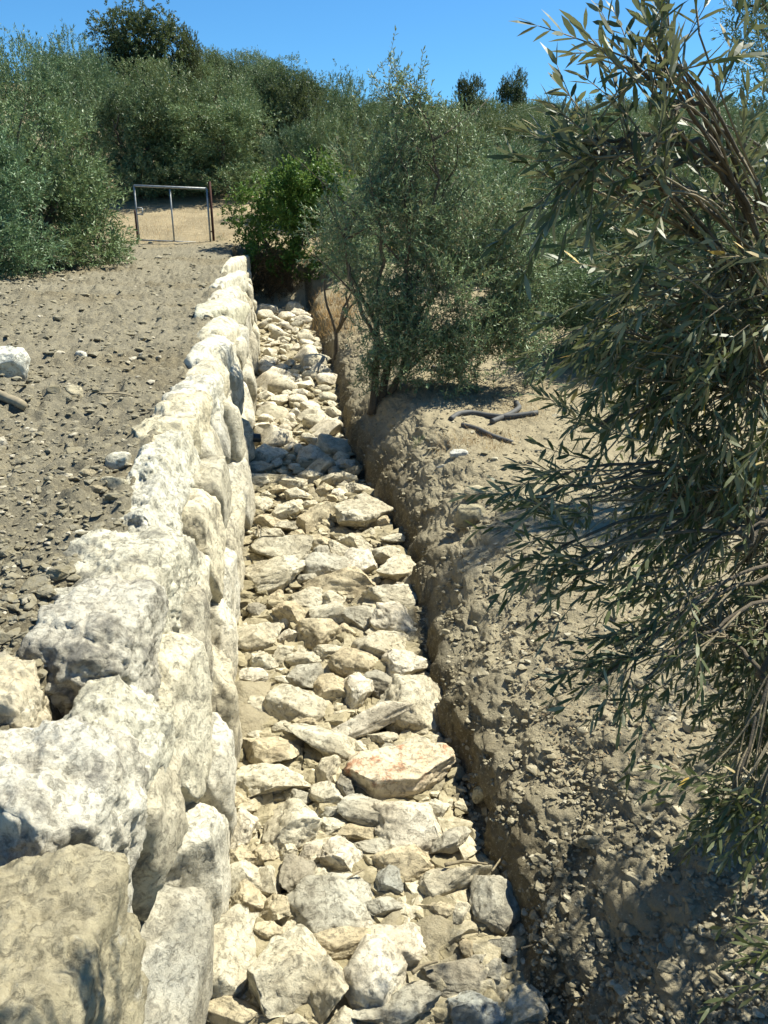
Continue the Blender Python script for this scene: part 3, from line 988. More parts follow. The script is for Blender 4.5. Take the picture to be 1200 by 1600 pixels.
lp = thing('gate_post', (gx0 - 0.06, GY + 0.03, gz0 - 0.4), 'thin rusty post at the latch side of the pipe gate', 'post')
bar((0, 0, 0), (0, 0, gh * 0.55 + 0.4), 0.03, M['rust'], 'post', lp)

# hoses and twigs on the right bank
for path, r, lab in (
    ([(704, 658), (716, 649), (735, 647), (762, 652), (790, 655), (840, 648)], 0.034, 'curved grey irrigation hose lying on the bank right of the tree'),
    ([(768, 662), (785, 655), (800, 649), (812, 640), (806, 632)], 0.036, 'thick grey hose end curling up beside the low hanging branches'),
    ([(722, 666), (745, 672), (770, 684), (800, 694)], 0.028, 'dark straight hose running down the bank toward the near olive'),
    ([(676, 576), (695, 584), (716, 590)], 0.032, 'grey hose stub behind the tree on the dry grass'),
):
    P = np.array([gpix(*a) + [0, 0, r * 0.8] for a in path])
    s = np.linspace(0, len(P) - 1, 30)
    C = np.stack([np.interp(s, np.arange(len(P)), P[:, i]) for i in range(3)], -1)
    for _ in range(3):
        C[1:-1] = (C[:-2] + 2 * C[1:-1] + C[2:]) / 4
    v, q, t = tube(C, np.full(30, r), 10)
    tag(link('irrigation_hose', mesh('irrigation_hose', v, [q, t], M['hose'])), lab, 'hose', 'irrigation hoses on the bank')
for path, r, lab in (
    ([(695, 1352), (725, 1345), (762, 1350)], 0.012, 'brown curved root lying over the rough pitted rock'),
    ([(768, 1362), (785, 1338), (800, 1326)], 0.006, 'thin pale root arching from the bank above the grey block'),
    ([(520, 1385), (552, 1368), (570, 1358)], 0.007, 'pale dry twig beside the knobbly heart-shaped rock'),
    ([(644, 1520), (660, 1508), (684, 1502)], 0.012, 'dark stick behind the tent-shaped rock'),
    ([(404, 838), (402, 818), (412, 830)], 0.008, 'looped dry bramble stem at the wall foot'),
    ([(815, 1482), (835, 1476), (845, 1466)], 0.006, 'thin root hanging from the shaded bank'),
):
    P = np.array([on_plane(*a, FL0 + 0.10, FLS) for a in path])
    C = np.stack([np.interp(np.linspace(0, 2, 14), np.arange(3), P[:, i]) for i in range(3)], -1)
    for _ in range(3):
        C[1:-1] = (C[:-2] + 2 * C[1:-1] + C[2:]) / 4
    v, q, t = tube(C, np.linspace(r, r * 0.5, 14), 6, 0.3)
    tag(link('dry_twig', mesh('dry_twig', v, [q, t], M['twig'])), lab, 'twig', 'roots and twigs of the ditch')


# ------------------------------------------------------------------ foliage
def leaf_mesh(P, D, Nn, L, Wd, droop, tint, fine):
    """lance-shaped leaves: base P, direction D, face normal Nn"""
    Sd = unit(np.cross(D, Nn))
    if fine:
        def pt(t, w, fold=0.0):
            return P + D * (L * t)[:, None] - Nn * (L * droop * t * t)[:, None] + Sd * (Wd * w)[:, None]
        v = np.stack([pt(0, 0), pt(.3, .42), pt(.3, -.42), pt(.68, .40), pt(.68, -.40), pt(1, 0)], 1)
        n = len(P)
        b = np.arange(n)[:, None] * 6
        t3 = np.concatenate([b + np.array([[0, 1, 2]]), b + np.array([[3, 5, 4]])])
        q4 = b + np.array([[1, 3, 4, 2]])
        return v.reshape(-1, 3), [t3, q4], [np.concatenate([tint, tint]), tint]
    v = np.stack([P, P + D * (L * .5)[:, None] + Sd * (Wd * .5)[:, None], P + D * L[:, None] - Nn * (L * droop)[:, None], P + D * (L * .5)[:, None] - Sd * (Wd * .5)[:, None]], 1)
    b = np.arange(len(P))[:, None] * 4
    return v.reshape(-1, 3), [b + np.array([[0, 1, 2, 3]])], [tint]


def sprays(base, dirs, lens, pairs, ll, lw, bendz, r, fine=False, spread=0.75, tshift=0.0, stem=None):
    """twigs with opposite leaves; returns (leaf verts, faces, tints), twig point array"""
    n = len(base)
    k = pairs
    t = (np.arange(k) + 0.6) / k
    d = unit(dirs)
    side = unit(np.cross(d, r.normal(size=(n, 3))))
    up2 = np.cross(d, side)
    tt = t[None, :, None]
    pos = base[:, None] + d[:, None] * (lens[:, None, None] * tt) + np.array([0, 0, 1.0]) * (bendz * lens)[:, None, None] * tt ** 2
    tang = unit(d[:, None] + np.array([0, 0, 2.0]) * bendz[:, None, None] * tt)
    al = np.arange(k) * 1.45
    ax = side[:, None] * np.cos(al)[None, :, None] + up2[:, None] * np.sin(al)[None, :, None]
    P, D = [], []
    for s in (1, -1):
        sp = spread * (1.05 - 0.45 * tt)
        D.append(unit(tang * (1 - sp * 0.45) + s * ax * sp + 0.22 * r.normal(size=pos.shape)))
        P.append(pos)
    D.append(unit(tang[:, -1:] + 0.1 * r.normal(size=(n, 1, 3))))
    P.append(pos[:, -1:])
    P = np.concatenate(P, 1).reshape(-1, 3)
    D = np.concatenate(D, 1).reshape(-1, 3)
    m = len(P)
    Nn = unit(np.cross(np.cross(D, np.array([0, 0, 1.0]) + 0.7 * r.normal(size=(m, 3))), D))
    L = ll * r.uniform(0.7, 1.2, m)
    Wd = lw * r.uniform(0.75, 1.25, m)
    tw = np.repeat(r.uniform(0, 0.9, (n, 1)), 2 * k + 1, 1).ravel()
    tint = np.clip(0.5 * tw + 0.5 * r.uniform(0, 1.0, m) + tshift, 0, 1)
    tint = np.where(r.random(m) < (0.012 + max(0, tshift) * 0.9), r.uniform(0.95, 1.0, m), np.minimum(tint, 0.93))
    return leaf_mesh(P, D, Nn, L, Wd, 0.12, tint, fine), pos


def stems_mesh(J, base, pos, rad):
    """thin three-sided stems through the twig points"""
    pts = np.concatenate([base[:, None], pos], 1)
    sel = np.unique(np.linspace(0, pts.shape[1] - 1, 5).astype(int))
    pts = pts[:, sel]
    n, k = pts.shape[:2]
    tan = unit(pts[:, -1] - pts[:, 0])
    a = unit(np.cross(tan, np.array([0.3, 0.5, 0.8])))
    b = np.cross(tan, a)
    th = np.arange(3) * 2.094
    ring = a[:, None] * np.cos(th)[None, :, None] + b[:, None] * np.sin(th)[None, :, None]
    rr_ = rad * np.linspace(1, 0.4, k)
    v = (pts[:, :, None] + ring[:, None] * rr_[None, :, None, None]).reshape(-1, 3)
    i0 = (np.arange(n)[:, None] * k * 3 + np.arange(k - 1)[None] * 3).reshape(-1, 1)
    qs = [np.concatenate([i0 + j, i0 + (j + 1) % 3, i0 + 3 + (j + 1) % 3, i0 + 3 + j], 1) for j in range(3)]
    J.add(v, [np.concatenate(qs)])


def crown(name, blobs, n_twig, tl, pairs, ll, lw, mat, seed, inner=0.45, clump=1.1, thr=-0.12, upw=0.55, fine=False, tshift=0.0):
    r = np.random.default_rng(seed)
    blobs = np.array(blobs, float)
    wts = (blobs[:, 3] * blobs[:, 4] * blobs[:, 5]) ** 0.8
    if blobs.shape[1] > 6:
        wts = wts * blobs[:, 6]
    m = n_twig * 3
    bi = r.choice(len(blobs), m, p=wts / wts.sum())
    d = unit(r.normal(size=(m, 3)))
    rad = inner + (1 - inner) * r.random(m) ** 0.6
    p = blobs[bi, :3] + d * blobs[bi, 3:6] * rad[:, None]
    p += 0.12 * r.normal(size=p.shape) * blobs[bi, 3:6].mean(1, keepdims=True)
    nv = fbm(p * clump, 2, seed) + 0.12 * r.normal(size=m)
    p, d, bi = p[nv > thr][:n_twig], d[nv > thr][:n_twig], bi[nv > thr][:n_twig]
    dirs = unit(d * 0.7 + np.array([0, 0, upw]) + 0.45 * r.normal(size=d.shape))
    lens = tl * r.uniform(0.6, 1.35, len(p))
    base = p - dirs * (lens * 0.5)[:, None]
    (v, f, t), pos = sprays(base, dirs, lens, pairs, ll, lw, r.uniform(-0.25, 0.1, len(p)), r, fine, tshift=tshift)
    return v, f, t, base, pos


def crown_obj(name, parts, mat, parent):
    J = Join()
    v, f, t = parts
    for ff, ti in zip(f, t):
        pass
    n0 = J.n
    J.v.append(v)
    J.f += list(f)
    J.t += list(t)
    return link(name, J.build(name, mat, False), parent)


def trunk_mesh(name, base, fork, tips, r0, seed, mat):
    J = Join()
    r = np.random.default_rng(seed)
    base, fork = np.array(base, float), np.array(fork, float)
    n = 12
    c = curve(base, fork, r.normal(size=3) * 0.05 * np.linalg.norm(fork - base), n)
    rad = np.linspace(1.25, 0.8, n) * r0
    rad[0] *= 1.35
    v, q, t = tube(c, rad, 14, 0.35, seed)
    J.add(v, [q, t])
    for tip in tips:
        tip = np.array(tip, float)
        b = r.normal(size=3) * 0.08 * np.linalg.norm(tip - fork)
        b[2] = abs(b[2])
        c = curve(fork - (fork - base) * 0.06, tip, b, 14)
        c[1:-1] += r.normal(size=(12, 3)) * 0.012 * np.linalg.norm(tip - fork)
        v, q, t = tube(c, np.linspace(0.62, 0.10, 14) * r0, 9, 0.2, seed + 3)
        J.add(v, [q, t])
        for _ in range(3):
            i = r.integers(5, 11)
            tp = c[i] + (tip - fork) * r.uniform(0.25, 0.45) + r.normal(size=3) * 0.16 * np.linalg.norm(tip - fork)
            v, q, t = tube(curve(c[i], tp, r.normal(size=3) * 0.04, 8), np.linspace(0.26, 0.05, 8) * r0, 6, 0.1)
            J.add(v, [q, t])
    return J.build(name, mat)


# ---- distant olives: six crowns shared by all trees of the hillside (unit: 4 m tall, base at the origin)
def std_blobs(seed, h, rw_):
    r = np.random.default_rng(seed)
    b = [(0, 0, h * 0.58, rw_ * 0.8, rw_ * 0.8, h * 0.36)]
    for i in range(7):
        a = i * 0.9 + r.uniform(-0.3, 0.3)
        rr_ = rw_ * r.uniform(0.4, 0.75)
        b.append((rr_ * math.cos(a), rr_ * math.sin(a), h * r.uniform(0.3, 0.8), rw_ * r.uniform(0.36, 0.55), rw_ * r.uniform(0.36, 0.55), h * r.uniform(0.16, 0.24)))
    for i in range(6):
        a = i * 1.05 + r.uniform(-0.3, 0.3)
        b.append((rw_ * 0.62 * math.cos(a), rw_ * 0.62 * math.sin(a), h * 0.15, rw_ * 0.46, rw_ * 0.46, h * 0.17))
    return b


FAR = []
for i in range(6):
    h, w = 4.2, 2.0 + 0.15 * (i % 3)
    v, f, t, base, pos = crown('crown', std_blobs(40 + i, h, w), 2700, 0.40, 6, 0.13, 0.036, M['leaf_far'], 60 + i, 0.55, 0.9, -0.06)
    J = Join()
    J.v.append(v)
    J.f += f
    J.t += t
    cm = J.build('crown', M['leaf_far'], False)
    tm = trunk_mesh('trunk', (0, 0, -0.2), (0.1, 0, 0.8), [(0.9 * math.cos(a), 0.9 * math.sin(a), 2.6) for a in (0.3, 2.2, 4.4)], 0.17, 80 + i, M['bark'])
    FAR.append((cm, tm))
DARK = []
for i in range(4):
    bl = std_blobs(140 + i, 4.2, 1.9) + [][:0] if i > 1 else std_blobs(140 + i, 4.2, 1.9) + [(0, 0, 2.7, 1.8, 1.8, 1.5), (0.5, 0, 3.0, 1.4, 1.4, 1.2)]
    v, f, t, base, pos = crown('crown', bl, 2800, 0.24, 6, 0.11, 0.05, M['leaf_dark'], 160 + i, 0.4, 1.2, -0.16, 0.2)
    J = Join()
    J.v.append(v)
    J.f += f
    J.t += t
    DARK.append((J.build('crown', M['leaf_dark'], False), FAR[i][1]))


def tree(kind, x, y, h, wscale, label, cat='tree', group=None, pool=None, idx=0, zoff=0.0):
    cm, tm = (pool or FAR)[idx % len(pool or FAR)]
    z = g1(x, y) + zoff
    o = thing(kind, (x, y, z), label, cat, group)
    s = h / 4.2
    o.scale = (s * wscale, s * wscale, s)
    o.rotation_euler = (0, 0, random.uniform(0, 6.28))
    tn = random.uniform(0.78, 1.18)
    wm = random.uniform(-0.02, 0.18)
    link('crown', cm, o).color = (tn * (1 + wm), tn, tn * (1 - wm), 1)
    link('trunk', tm, o)
    return o


def tree_px(kind, u, vtop, y, h, wpx, label, pool=None, idx=0, cat='tree', group=None):
    """crown top seen at (u, vtop) at distance y; width in pixels"""
    p = at(u, vtop, y)
    gz = g1(p[0], y)
    hh = p[2] - gz if h is None else h
    wid = wpx * depth_of(p) / F
    s = hh / 4.2
    return tree(kind, p[0], y, hh, wid / (4.7 * s), label, cat, group, pool, idx)


# left-hand and central trees that can be told apart
tree_px('olive_tree', 38, 132, 21.5, None, 330, 'big grey green olive on the terrace left of the gate', idx=0)
tree_px('olive_tree', -95, 150, 18.5, None, 330, 'olive cut by the frame edge, outermost on the terrace', idx=3)
tree_px('olive_tree', 318, 150, 35.5, None, 230, 'bushy olive directly behind the pipe gate', idx=1)
tree_px('olive_tree', 195, 115, 35, None, 200, 'tall olive between the gate olive and the big terrace olive', idx=4)
tree_px('olive_tree', 20, 42, 36, None, 190, 'olive with a pointed top on the skyline at the frame edge', idx=2)
tree_px('olive_tree', 118, 55, 39, None, 130, 'brownish topped olive left of the dark carob on the skyline', idx=5)
tree_px('olive_tree', 260, 88, 36, None, 210, 'olive crown just beneath the dark carob tree', idx=3)
tree_px('carob_tree', 218, 6, 62, None, 190, 'tall dense dark tree standing highest on the skyline', pool=DARK, idx=0)
tree_px('carob_tree', 288, 42, 63, None, 62, 'small dark tree close beside the highest skyline tree', pool=DARK, idx=1)
tree_px('olive_tree', 345, 108, 42, None, 140, 'pale olive on the skyline between carob and dark pair', idx=0)
tree_px('olive_tree', 455, 105, 39, None, 125, 'dark-leaved olive of the skyline pair, with a spiky top', pool=DARK, idx=2)
tree_px('olive_tree', 530, 102, 43, None, 130, 'broad olive of the skyline pair behind the spiky one', idx=2)
tree_px('olive_tree', 402, 150, 38.5, None, 112, 'grey olive right of the gate below the dark skyline pair', idx=5)
tree_px('olive_tree', 458, 190, 31.5, None, 118, 'low olive added behind the bright green bush for its shade', idx=1)  # added to throw shade stripes on the ground behind the gate
tree_px('olive_tree', 510, 165, 31, None, 150, 'soft grey olive above the bright green bush', idx=4)
tree_px('pine_tree', 735, 110, 78, None, 58, 'small pine on the ridge, the paler and lower of two', pool=DARK, idx=2)
tree_px('pine_tree', 804, 104, 82, None, 58, 'dark round pine standing out against the sky on the ridge', pool=DARK, idx=3)
# grove behind the near trees on the right
for k, (u, vt, yy, wp, lab) in enumerate([
    (640, 185, 27, 190, 'olive right behind the young ditch-side olive'), (780, 215, 22, 220, 'wide olive seen right of the young olive, in mid slope'),
    (905, 235, 19, 230, 'olive crown showing between the young olive and near branches'), (860, 330, 16.5, 210, 'low hanging olive over the dappled grove floor'),
    (1040, 250, 18, 240, 'olive mostly hidden behind the near olive branches'), (720, 150, 38, 150, 'olive below the pale ridge pine'),
    (620, 140, 45, 130, 'olive between the skyline pair and the ridge pines'), (850, 190, 33, 170, 'mid slope olive under the dark round pine'),
    (970, 215, 28, 190, 'mid slope olive above the spray of near leaves'), (1160, 290, 16, 230, 'olive standing behind the thick near foliage'),
    (960, 375, 13.2, 250, 'nearest grove olive, its low crown just right of the young olive'), (1030, 310, 13.6, 290, 'grove olive behind the middle of the near branches'), (1190, 330, 13.0, 260, 'grove olive at the frame edge behind the near branches'),
]):
    tree_px('olive_tree', u, vt, yy, None, wp, lab, idx=k + 1)
# ranks of olives up the hillside
k = 0
rk = random.Random(11)
for yy, v0, n, u0, u1 in ((41, 160, 5, 900, 1330), (52, 160, 7, 560, 1180), (64, 158, 8, 560, 1200), (80, 160, 9, 540, 1200), (98, 160, 10, 560, 1220), (118, 160, 12, 520, 1230), (138, 161, 12, 560, 1230)):
    for i in range(n):
        u = u0 + (u1 - u0) * (i + rk.uniform(0.1, 0.9)) / n
        d = yy * CP
        x = (u - 600) / F * (yy * 0.93)
        tree('olive_tree', x, yy + rk.uniform(-4, 4), rk.uniform(3.0, 4.2), rk.uniform(1.0, 1.35), 'small olive in the ranks covering the far slope below the ridge' if yy < 100 else 'tiny olive in the ranks along the far ridge line', 'tree', 'olives ranked up the far slope' if yy < 100 else 'olives along the far ridge', idx=rk.randrange(6))
for i in range(16):
    yy = rk.uniform(52, 90)
    u = rk.uniform(-60, 520)
    tree('olive_tree', (u - 600) / F * yy * 0.93, yy, rk.uniform(3.2, 4.2), 1.2, 'olive far up the slope behind the skyline trees', 'tree', 'olives behind the left skyline', idx=rk.randrange(6))

# ---- bright green bush at the head of the ditch
by = 25.6
bc = at(445, 345, by)
bush = thing('green_bush', (bc[0], by, g1(bc[0], by)), 'bright green leafy bush overhanging the far end of the ditch', 'bush')
pxm = depth_of(bc) / F
bb = []
for (u, v, ru, rv) in ((430, 322, 60, 50), (395, 340, 42, 45), (500, 285, 50, 40), (450, 290, 40, 35), (470, 310, 60, 45), (520, 330, 55, 50), (430, 390, 50, 35), (490, 390, 60, 45), (385, 320, 22, 20)):
    c = at(u, v, by + random.uniform(-0.5, 0.5)) - np.array(bush.location[:])
    bb.append((*c, ru * pxm, ru * pxm * 0.9, rv * pxm))
v, f, t, base, pos = crown('crown', bb, 3300, 0.26, 5, 0.085, 0.052, M['leaf_green'], 222, 0.4, 1.6, -0.12, 0.35)
crown_obj('crown', (v, f, t), M['leaf_green'], bush)
link('stem', trunk_mesh('stem', (0.1, 0, -0.3), (0.05, 0, 0.5), [(-0.8, 0, 1.8), (0.3, 0.3, 2.2), (1.2, 0, 1.9), (0.6, -0.4, 1.6)], 0.09, 31, M['bark']), bush)

dy_ = 25.4  # brown filler added where the bank lies dark under the bush
dc = at(420, 430, dy_)
db = thing('shade_fill_shrub', (dc[0], dy_, g1(dc[0], dy_)), 'brown leaf mass added as the dark shade at the head of the ditch', 'shrub')
dbl = []
for (u, v, ru, rv) in ((405, 425, 24, 28), (430, 445, 26, 22), (395, 455, 16, 18), (455, 430, 24, 24), (420, 405, 26, 18)):
    c = at(u, v, dy_ + random.uniform(-0.3, 0.3)) - np.array(db.location[:])
    dbl.append((*c, ru * pxm, ru * pxm, rv * pxm))
v, f, t, base, pos = crown('crown', dbl, 700, 0.3, 5, 0.07, 0.02, M['leaf_shade_fill'], 262, 0.2, 1.6, -0.2, 0.2)
crown_obj('crown', (v, f, t), M['leaf_shade_fill'], db)
link('stem', trunk_mesh('stem', (0, 0, -0.5), (0, 0, 0.1), [c[:3] for c in dbl], 0.04, 32, M['bark']), db)

# ---- young olive beside the ditch
ty = 11.5
tb = at(586, 640, ty)
tbz = g1(tb[0], ty)
mid = thing('olive_tree', (tb[0], ty, tbz), 'airy young olive with leaning trunk rooted on the bank beside the ditch', 'tree')
mo = np.array(mid.location[:])
ms = depth_of(at(650, 400, ty)) / F
mb = []
for (u, v, ru, rv, dy, wt) in (
    (640, 215, 55, 80, 0.2, 1.15), (612, 140, 28, 50, 0.0, 0.9), (652, 138, 20, 46, 0.1, 0.9), (700, 245, 62, 75, 0.5, 1.0), (570, 275, 60, 75, -0.1, 1.0), (520, 350, 52, 58, -0.3, 0.6),
    (625, 340, 75, 80, 0.0, 0.9), (730, 345, 85, 90, 0.4, 1.1), (800, 400, 55, 90, 0.3, 1.1), (600, 440, 60, 60, 0.3, 0.6), (700, 460, 95, 80, 0.0, 1.2), (800, 510, 60, 70, 0.0, 1.2),
    (640, 535, 85, 55, -0.1, 1.25), (750, 560, 75, 55, -0.2, 1.2), (575, 565, 36, 42, -0.1, 1.2), (755, 615, 34, 26, -0.2, 1.1), (835, 560, 32, 45, 0.1, 0.9), (545, 410, 40, 50, 0.1, 0.6), (590, 500, 50, 50, -0.2, 1.2), (700, 590, 60, 30, -0.3, 1.3), (820, 440, 50, 60, 0.3, 1.0)):
    c = at(u, v, ty + dy) - mo
    mb.append((*c, ru * ms, ru * ms * 1.0, rv * ms, wt))
v, f, t, base, pos = crown('crown', mb, 4500, 0.33, 8, 0.066, 0.0165, M['leaf_mid'], 333, 0.25, 1.5, -0.10, 0.5, True)
crown_obj('crown', (v, f, t), M['leaf_mid'], mid)
J = Join()
stems_mesh(J, base, pos, 0.004)
link('twigs', J.build('twigs', M['twig']), mid)
tips = [at(u, v, ty + dy) - mo for u, v, dy in ((640, 130, 0.1), (612, 170, 0.0), (720, 220, 0.5), (540, 320, -0.2), (790, 380, 0.3), (700, 420, 0.2), (810, 500, 0.1))]
link('trunk', trunk_mesh('trunk', (0, 0, -0.15), at(606, 560, ty) - mo, tips[:4], 0.062, 21, M['bark']), mid)
link('trunk', trunk_mesh('trunk', (0.12, 0.1, -0.15), at(628, 580, ty + 0.1) - mo, tips[4:], 0.055, 22, M['bark']), mid)
link('trunk', trunk_mesh('trunk', (-0.05, -0.06, -0.1), at(588, 500, ty) - mo, [at(560, 330, ty) - mo, at(590, 260, ty) - mo], 0.05, 25, M['bark']), mid)

# ---- smaller shrubby olive on the ditch bank behind it
sy = 17.0
sb_ = at(520, 470, sy)
sh = thing('olive_shrub', (sb_[0], sy, g1(sb_[0], sy)), 'sparse shrubby olive on the ditch bank behind the young olive', 'shrub')
so = np.array(sh.location[:])
sm = depth_of(sb_) / F
sb2 = []
for (u, v, ru, rv) in ((535, 395, 36, 40), (555, 360, 40, 45), (570, 420, 40, 45), (545, 320, 34, 40)):
    c = at(u, v, sy + random.uniform(-0.4, 0.4)) - so
    sb2.append((*c, ru * sm, ru * sm, rv * sm))
v, f, t, base, pos = crown('crown', sb2, 900, 0.34, 7, 0.075, 0.02, M['leaf_mid'], 444, 0.3, 1.4, -0.1, 0.5)
crown_obj('crown', (v, f, t), M['leaf_mid'], sh)
link('trunk', trunk_mesh('trunk', (0, 0, -0.2), (0.05, 0, 0.6), [c[:3] for c in sb2], 0.05, 23, M['bark']), sh)

# ---- fine-leaved olive high on the right
hy = 8.0
hp_ = at(1330, 700, hy)
hx, hz_ = 4.9, g1(4.9, hy)
ht = thing('olive_tree', (hx, hy, hz_), 'fine leaved olive top rising behind the near olive in the upper corner', 'tree')
hs = np.array(ht.location[:])
hm = depth_of(at(1200, 100, hy)) / F
hb2 = []
for (u, v, ru, rv, dy) in ((1185, 40, 50, 70, 0), (1230, 120, 70, 90, 0.2), (1160, 10, 30, 40, 0.1), (1290, 250, 110, 120, 0), (1350, 420, 130, 120, 0.3), (1300, 20, 90, 90, 0.3), (1400, 200, 120, 120, 0.8)):
    c = at(u, v, hy + dy) - hs
    hb2.append((*c, ru * hm, ru * hm, rv * hm))
v, f, t, base, pos = crown('crown', hb2, 1500, 0.33, 8, 0.06, 0.013, M['leaf_far'], 555, 0.3, 1.4, -0.1, 0.6)
crown_obj('crown', (v, f, t), M['leaf_far'], ht)
link('trunk', trunk_mesh('trunk', (0, 0, -0.2), (0.05, 0, 1.3), [c[:3] for c in hb2], 0.12, 24, M['bark']), ht)

# ---- near olive on the right
nx, ny = 2.35, 3.5
nz_ = g1(nx, ny)
near = thing('olive_tree', (nx, ny, nz_), 'near olive whose drooping leafy branches fill the right of the view', 'tree')
no = np.array(near.location[:])
fork = np.array([2.15, 3.3, nz_ + 1.3])
CL = [  # u, v, y, ru, rv, twigs, (du, dv) growth direction on the picture, tint shift: more tan leaves for sunlit clumps, darker colour for shaded ones
    (985, 62, 2.75, 55, 34, 7, (-0.7, 0.9), 0), (1030, 30, 2.8, 40, 36, 6, (-0.2, 1), 0), (1075, 60, 2.75, 40, 45, 7, (0.3, 1), 0), (1010, 110, 2.75, 50, 30, 6, (-0.5, 0.8), 0), (938, 85, 2.65, 26, 16, 3, (-1, 0.1), 0.1), (1050, 130, 2.7, 40, 40, 6, (-0.1, 1), 0),
    (1120, 150, 3.0, 55, 60, 9, (0.2, 1), 0), (870, 205, 2.7, 42, 22, 6, (-0.9, 0.5), 0), (925, 205, 2.7, 45, 25, 6, (-0.5, 0.8), 0), (895, 255, 2.75, 40, 28, 6, (-0.7, -0.4), 0), (985, 240, 2.8, 50, 30, 7, (-0.6, 0.5), 0),
    (885, 320, 2.8, 26, 34, 4, (-0.3, -1), 0), (960, 300, 2.85, 45, 30, 6, (-0.9, -0.3), 0.12), (1090, 280, 3.1, 70, 60, 16, (-0.4, 0.4), 0), (1165, 240, 3.2, 60, 70, 14, (0, 0.6), 0),
    (1050, 370, 3.1, 80, 50, 18, (-0.7, 0.2), 0.1), (1150, 400, 3.2, 80, 70, 22, (-0.4, 0.1), 0.2), (975, 455, 3.1, 60, 45, 15, (-0.8, -0.2), 0.05), (1075, 470, 3.2, 80, 60, 24, (-0.5, -0.2), 0.22), (1165, 520, 3.3, 60, 60, 20, (-0.3, -0.4), 0.2),
    (940, 530, 3.2, 40, 40, 10, (-0.8, -0.4), 0), (1020, 560, 3.3, 80, 60, 25, (-0.4, -0.5), 0.05), (1120, 620, 3.3, 90, 70, 28, (-0.3, -0.6), 0.05), (955, 620, 3.2, 50, 45, 10, (-0.6, -0.5), 0), (1020, 680, 3.4, 80, 60, 24, (-0.4, -0.6), 0),
    (1140, 740, 3.4, 80, 80, 28, (-0.3, -0.7), 0), (905, 655, 3.1, 40, 35, 5, (-0.8, 0.4), 0.05), (850, 735, 3.0, 40, 28, 5, (-0.9, 0.2), 0), (800, 778, 3.0, 40, 14, 3, (-1, 0.1), 0.1), (890, 770, 3.1, 50, 35, 7, (-0.7, 0.2), 0),
    (960, 770, 3.3, 60, 50, 13, (-0.7, -0.2), 0), (1060, 830, 3.4, 70, 60, 22, (-0.5, -0.5), 0), (830, 860, 3.0, 40, 34, 8, (-0.9, 0.1), 0), (880, 880, 3.0, 45, 40, 8, (-0.8, -0.3), 0), (885, 930, 3.0, 24, 34, 3, (-0.3, -1), 0),
    (1150, 890, 3.3, 70, 70, 24, (-0.4, -0.6), 0), (1000, 930, 3.1, 60, 45, 14, (-0.7, -0.4), -0.1), (1060, 990, 3.0, 70, 45, 16, (-0.7, -0.5), -0.1), (960, 1010, 2.9, 55, 34, 9, (-0.9, -0.3), -0.1), (905, 1070, 2.8, 30, 30, 4, (-0.8, -0.3), -0.1),
    (985, 1080, 2.8, 50, 34, 8, (-0.6, -0.7), -0.1), (1150, 1040, 3.0, 60, 70, 18, (-0.4, -0.8), -0.1), (1175, 1160, 2.9, 50, 60, 14, (-0.5, -0.8), -0.1), (1120, 1255, 2.7, 40, 40, 8, (-0.7, -0.7), -0.1), (1170, 1290, 2.6, 40, 40, 9, (-0.4, -0.9), -0.1),
    (1190, 1480, 2.3, 26, 40, 4, (-0.7, -0.5), 0),
    (1270, 150, 3.6, 80, 120, 24, (0, 0.7), 0), (1290, 420, 3.7, 100, 140, 40, (-0.2, 0), 0), (1300, 700, 3.7, 100, 140, 40, (-0.2, -0.4), 0), (1290, 1000, 3.3, 90, 140, 32, (-0.3, -0.8), 0), (1300, 1250, 2.9, 80, 100, 18, (-0.3, -0.8), 0),
    (1690, 900, 2.6, 120, 130, 60, (-0.3, -0.3), 0), (1500, 1140, 2.4, 120, 110, 60, (-0.3, -0.3), 0), (1330, 1150, 2.6, 90, 110, 60, (-0.4, -0.5), 0), (1450, 930, 2.75, 110, 130, 64, (-0.3, -0.4), 0), (1570, 760, 2.85, 110, 130, 64, (-0.3, -0.3), 0),  # unseen clumps added to shade the lower right ground
    (1450, 300, 4.6, 160, 200, 40, (0.3, 0.4), 0), (1480, 700, 4.8, 160, 200, 40, (0.4, -0.2), 0), (1380, 500, 5.2, 160, 220, 40, (0.2, 0.3), 0),
]
rn = np.random.default_rng(99)
JB, JT = Join(), Join()
LV, LF, LT = [], [], []
nlv = 0
v, q, t = tube(curve(no + [0, 0, -0.2], fork, (0.06, 0.03, 0), 14), np.concatenate([[0.24], np.linspace(0.18, 0.13, 13)]), 16, 0.35, 9)
JB.add(v, [q, t])
olive_pts = []
mains = {}
for a, (mu, mv, my) in {'top': (1130, 260, 3.2), 'mid': (1130, 520, 3.4), 'low': (1150, 860, 3.4), 'bot': (1190, 1050, 3.1), 'back': (1420, 450, 4.6)}.items():
    tip = at(mu, mv, my * 0.8)
    c = curve(fork, tip, (0, 0, 0.22 if a in ('low', 'bot') else 0.06), 16)
    c[1:-1] += rn.normal(size=(14, 3)) * 0.012
    v, q, t = tube(c, np.linspace(0.045, 0.010, 16), 10, 0.25, 5)
    JB.add(v, [q, t])
    mains[a] = c
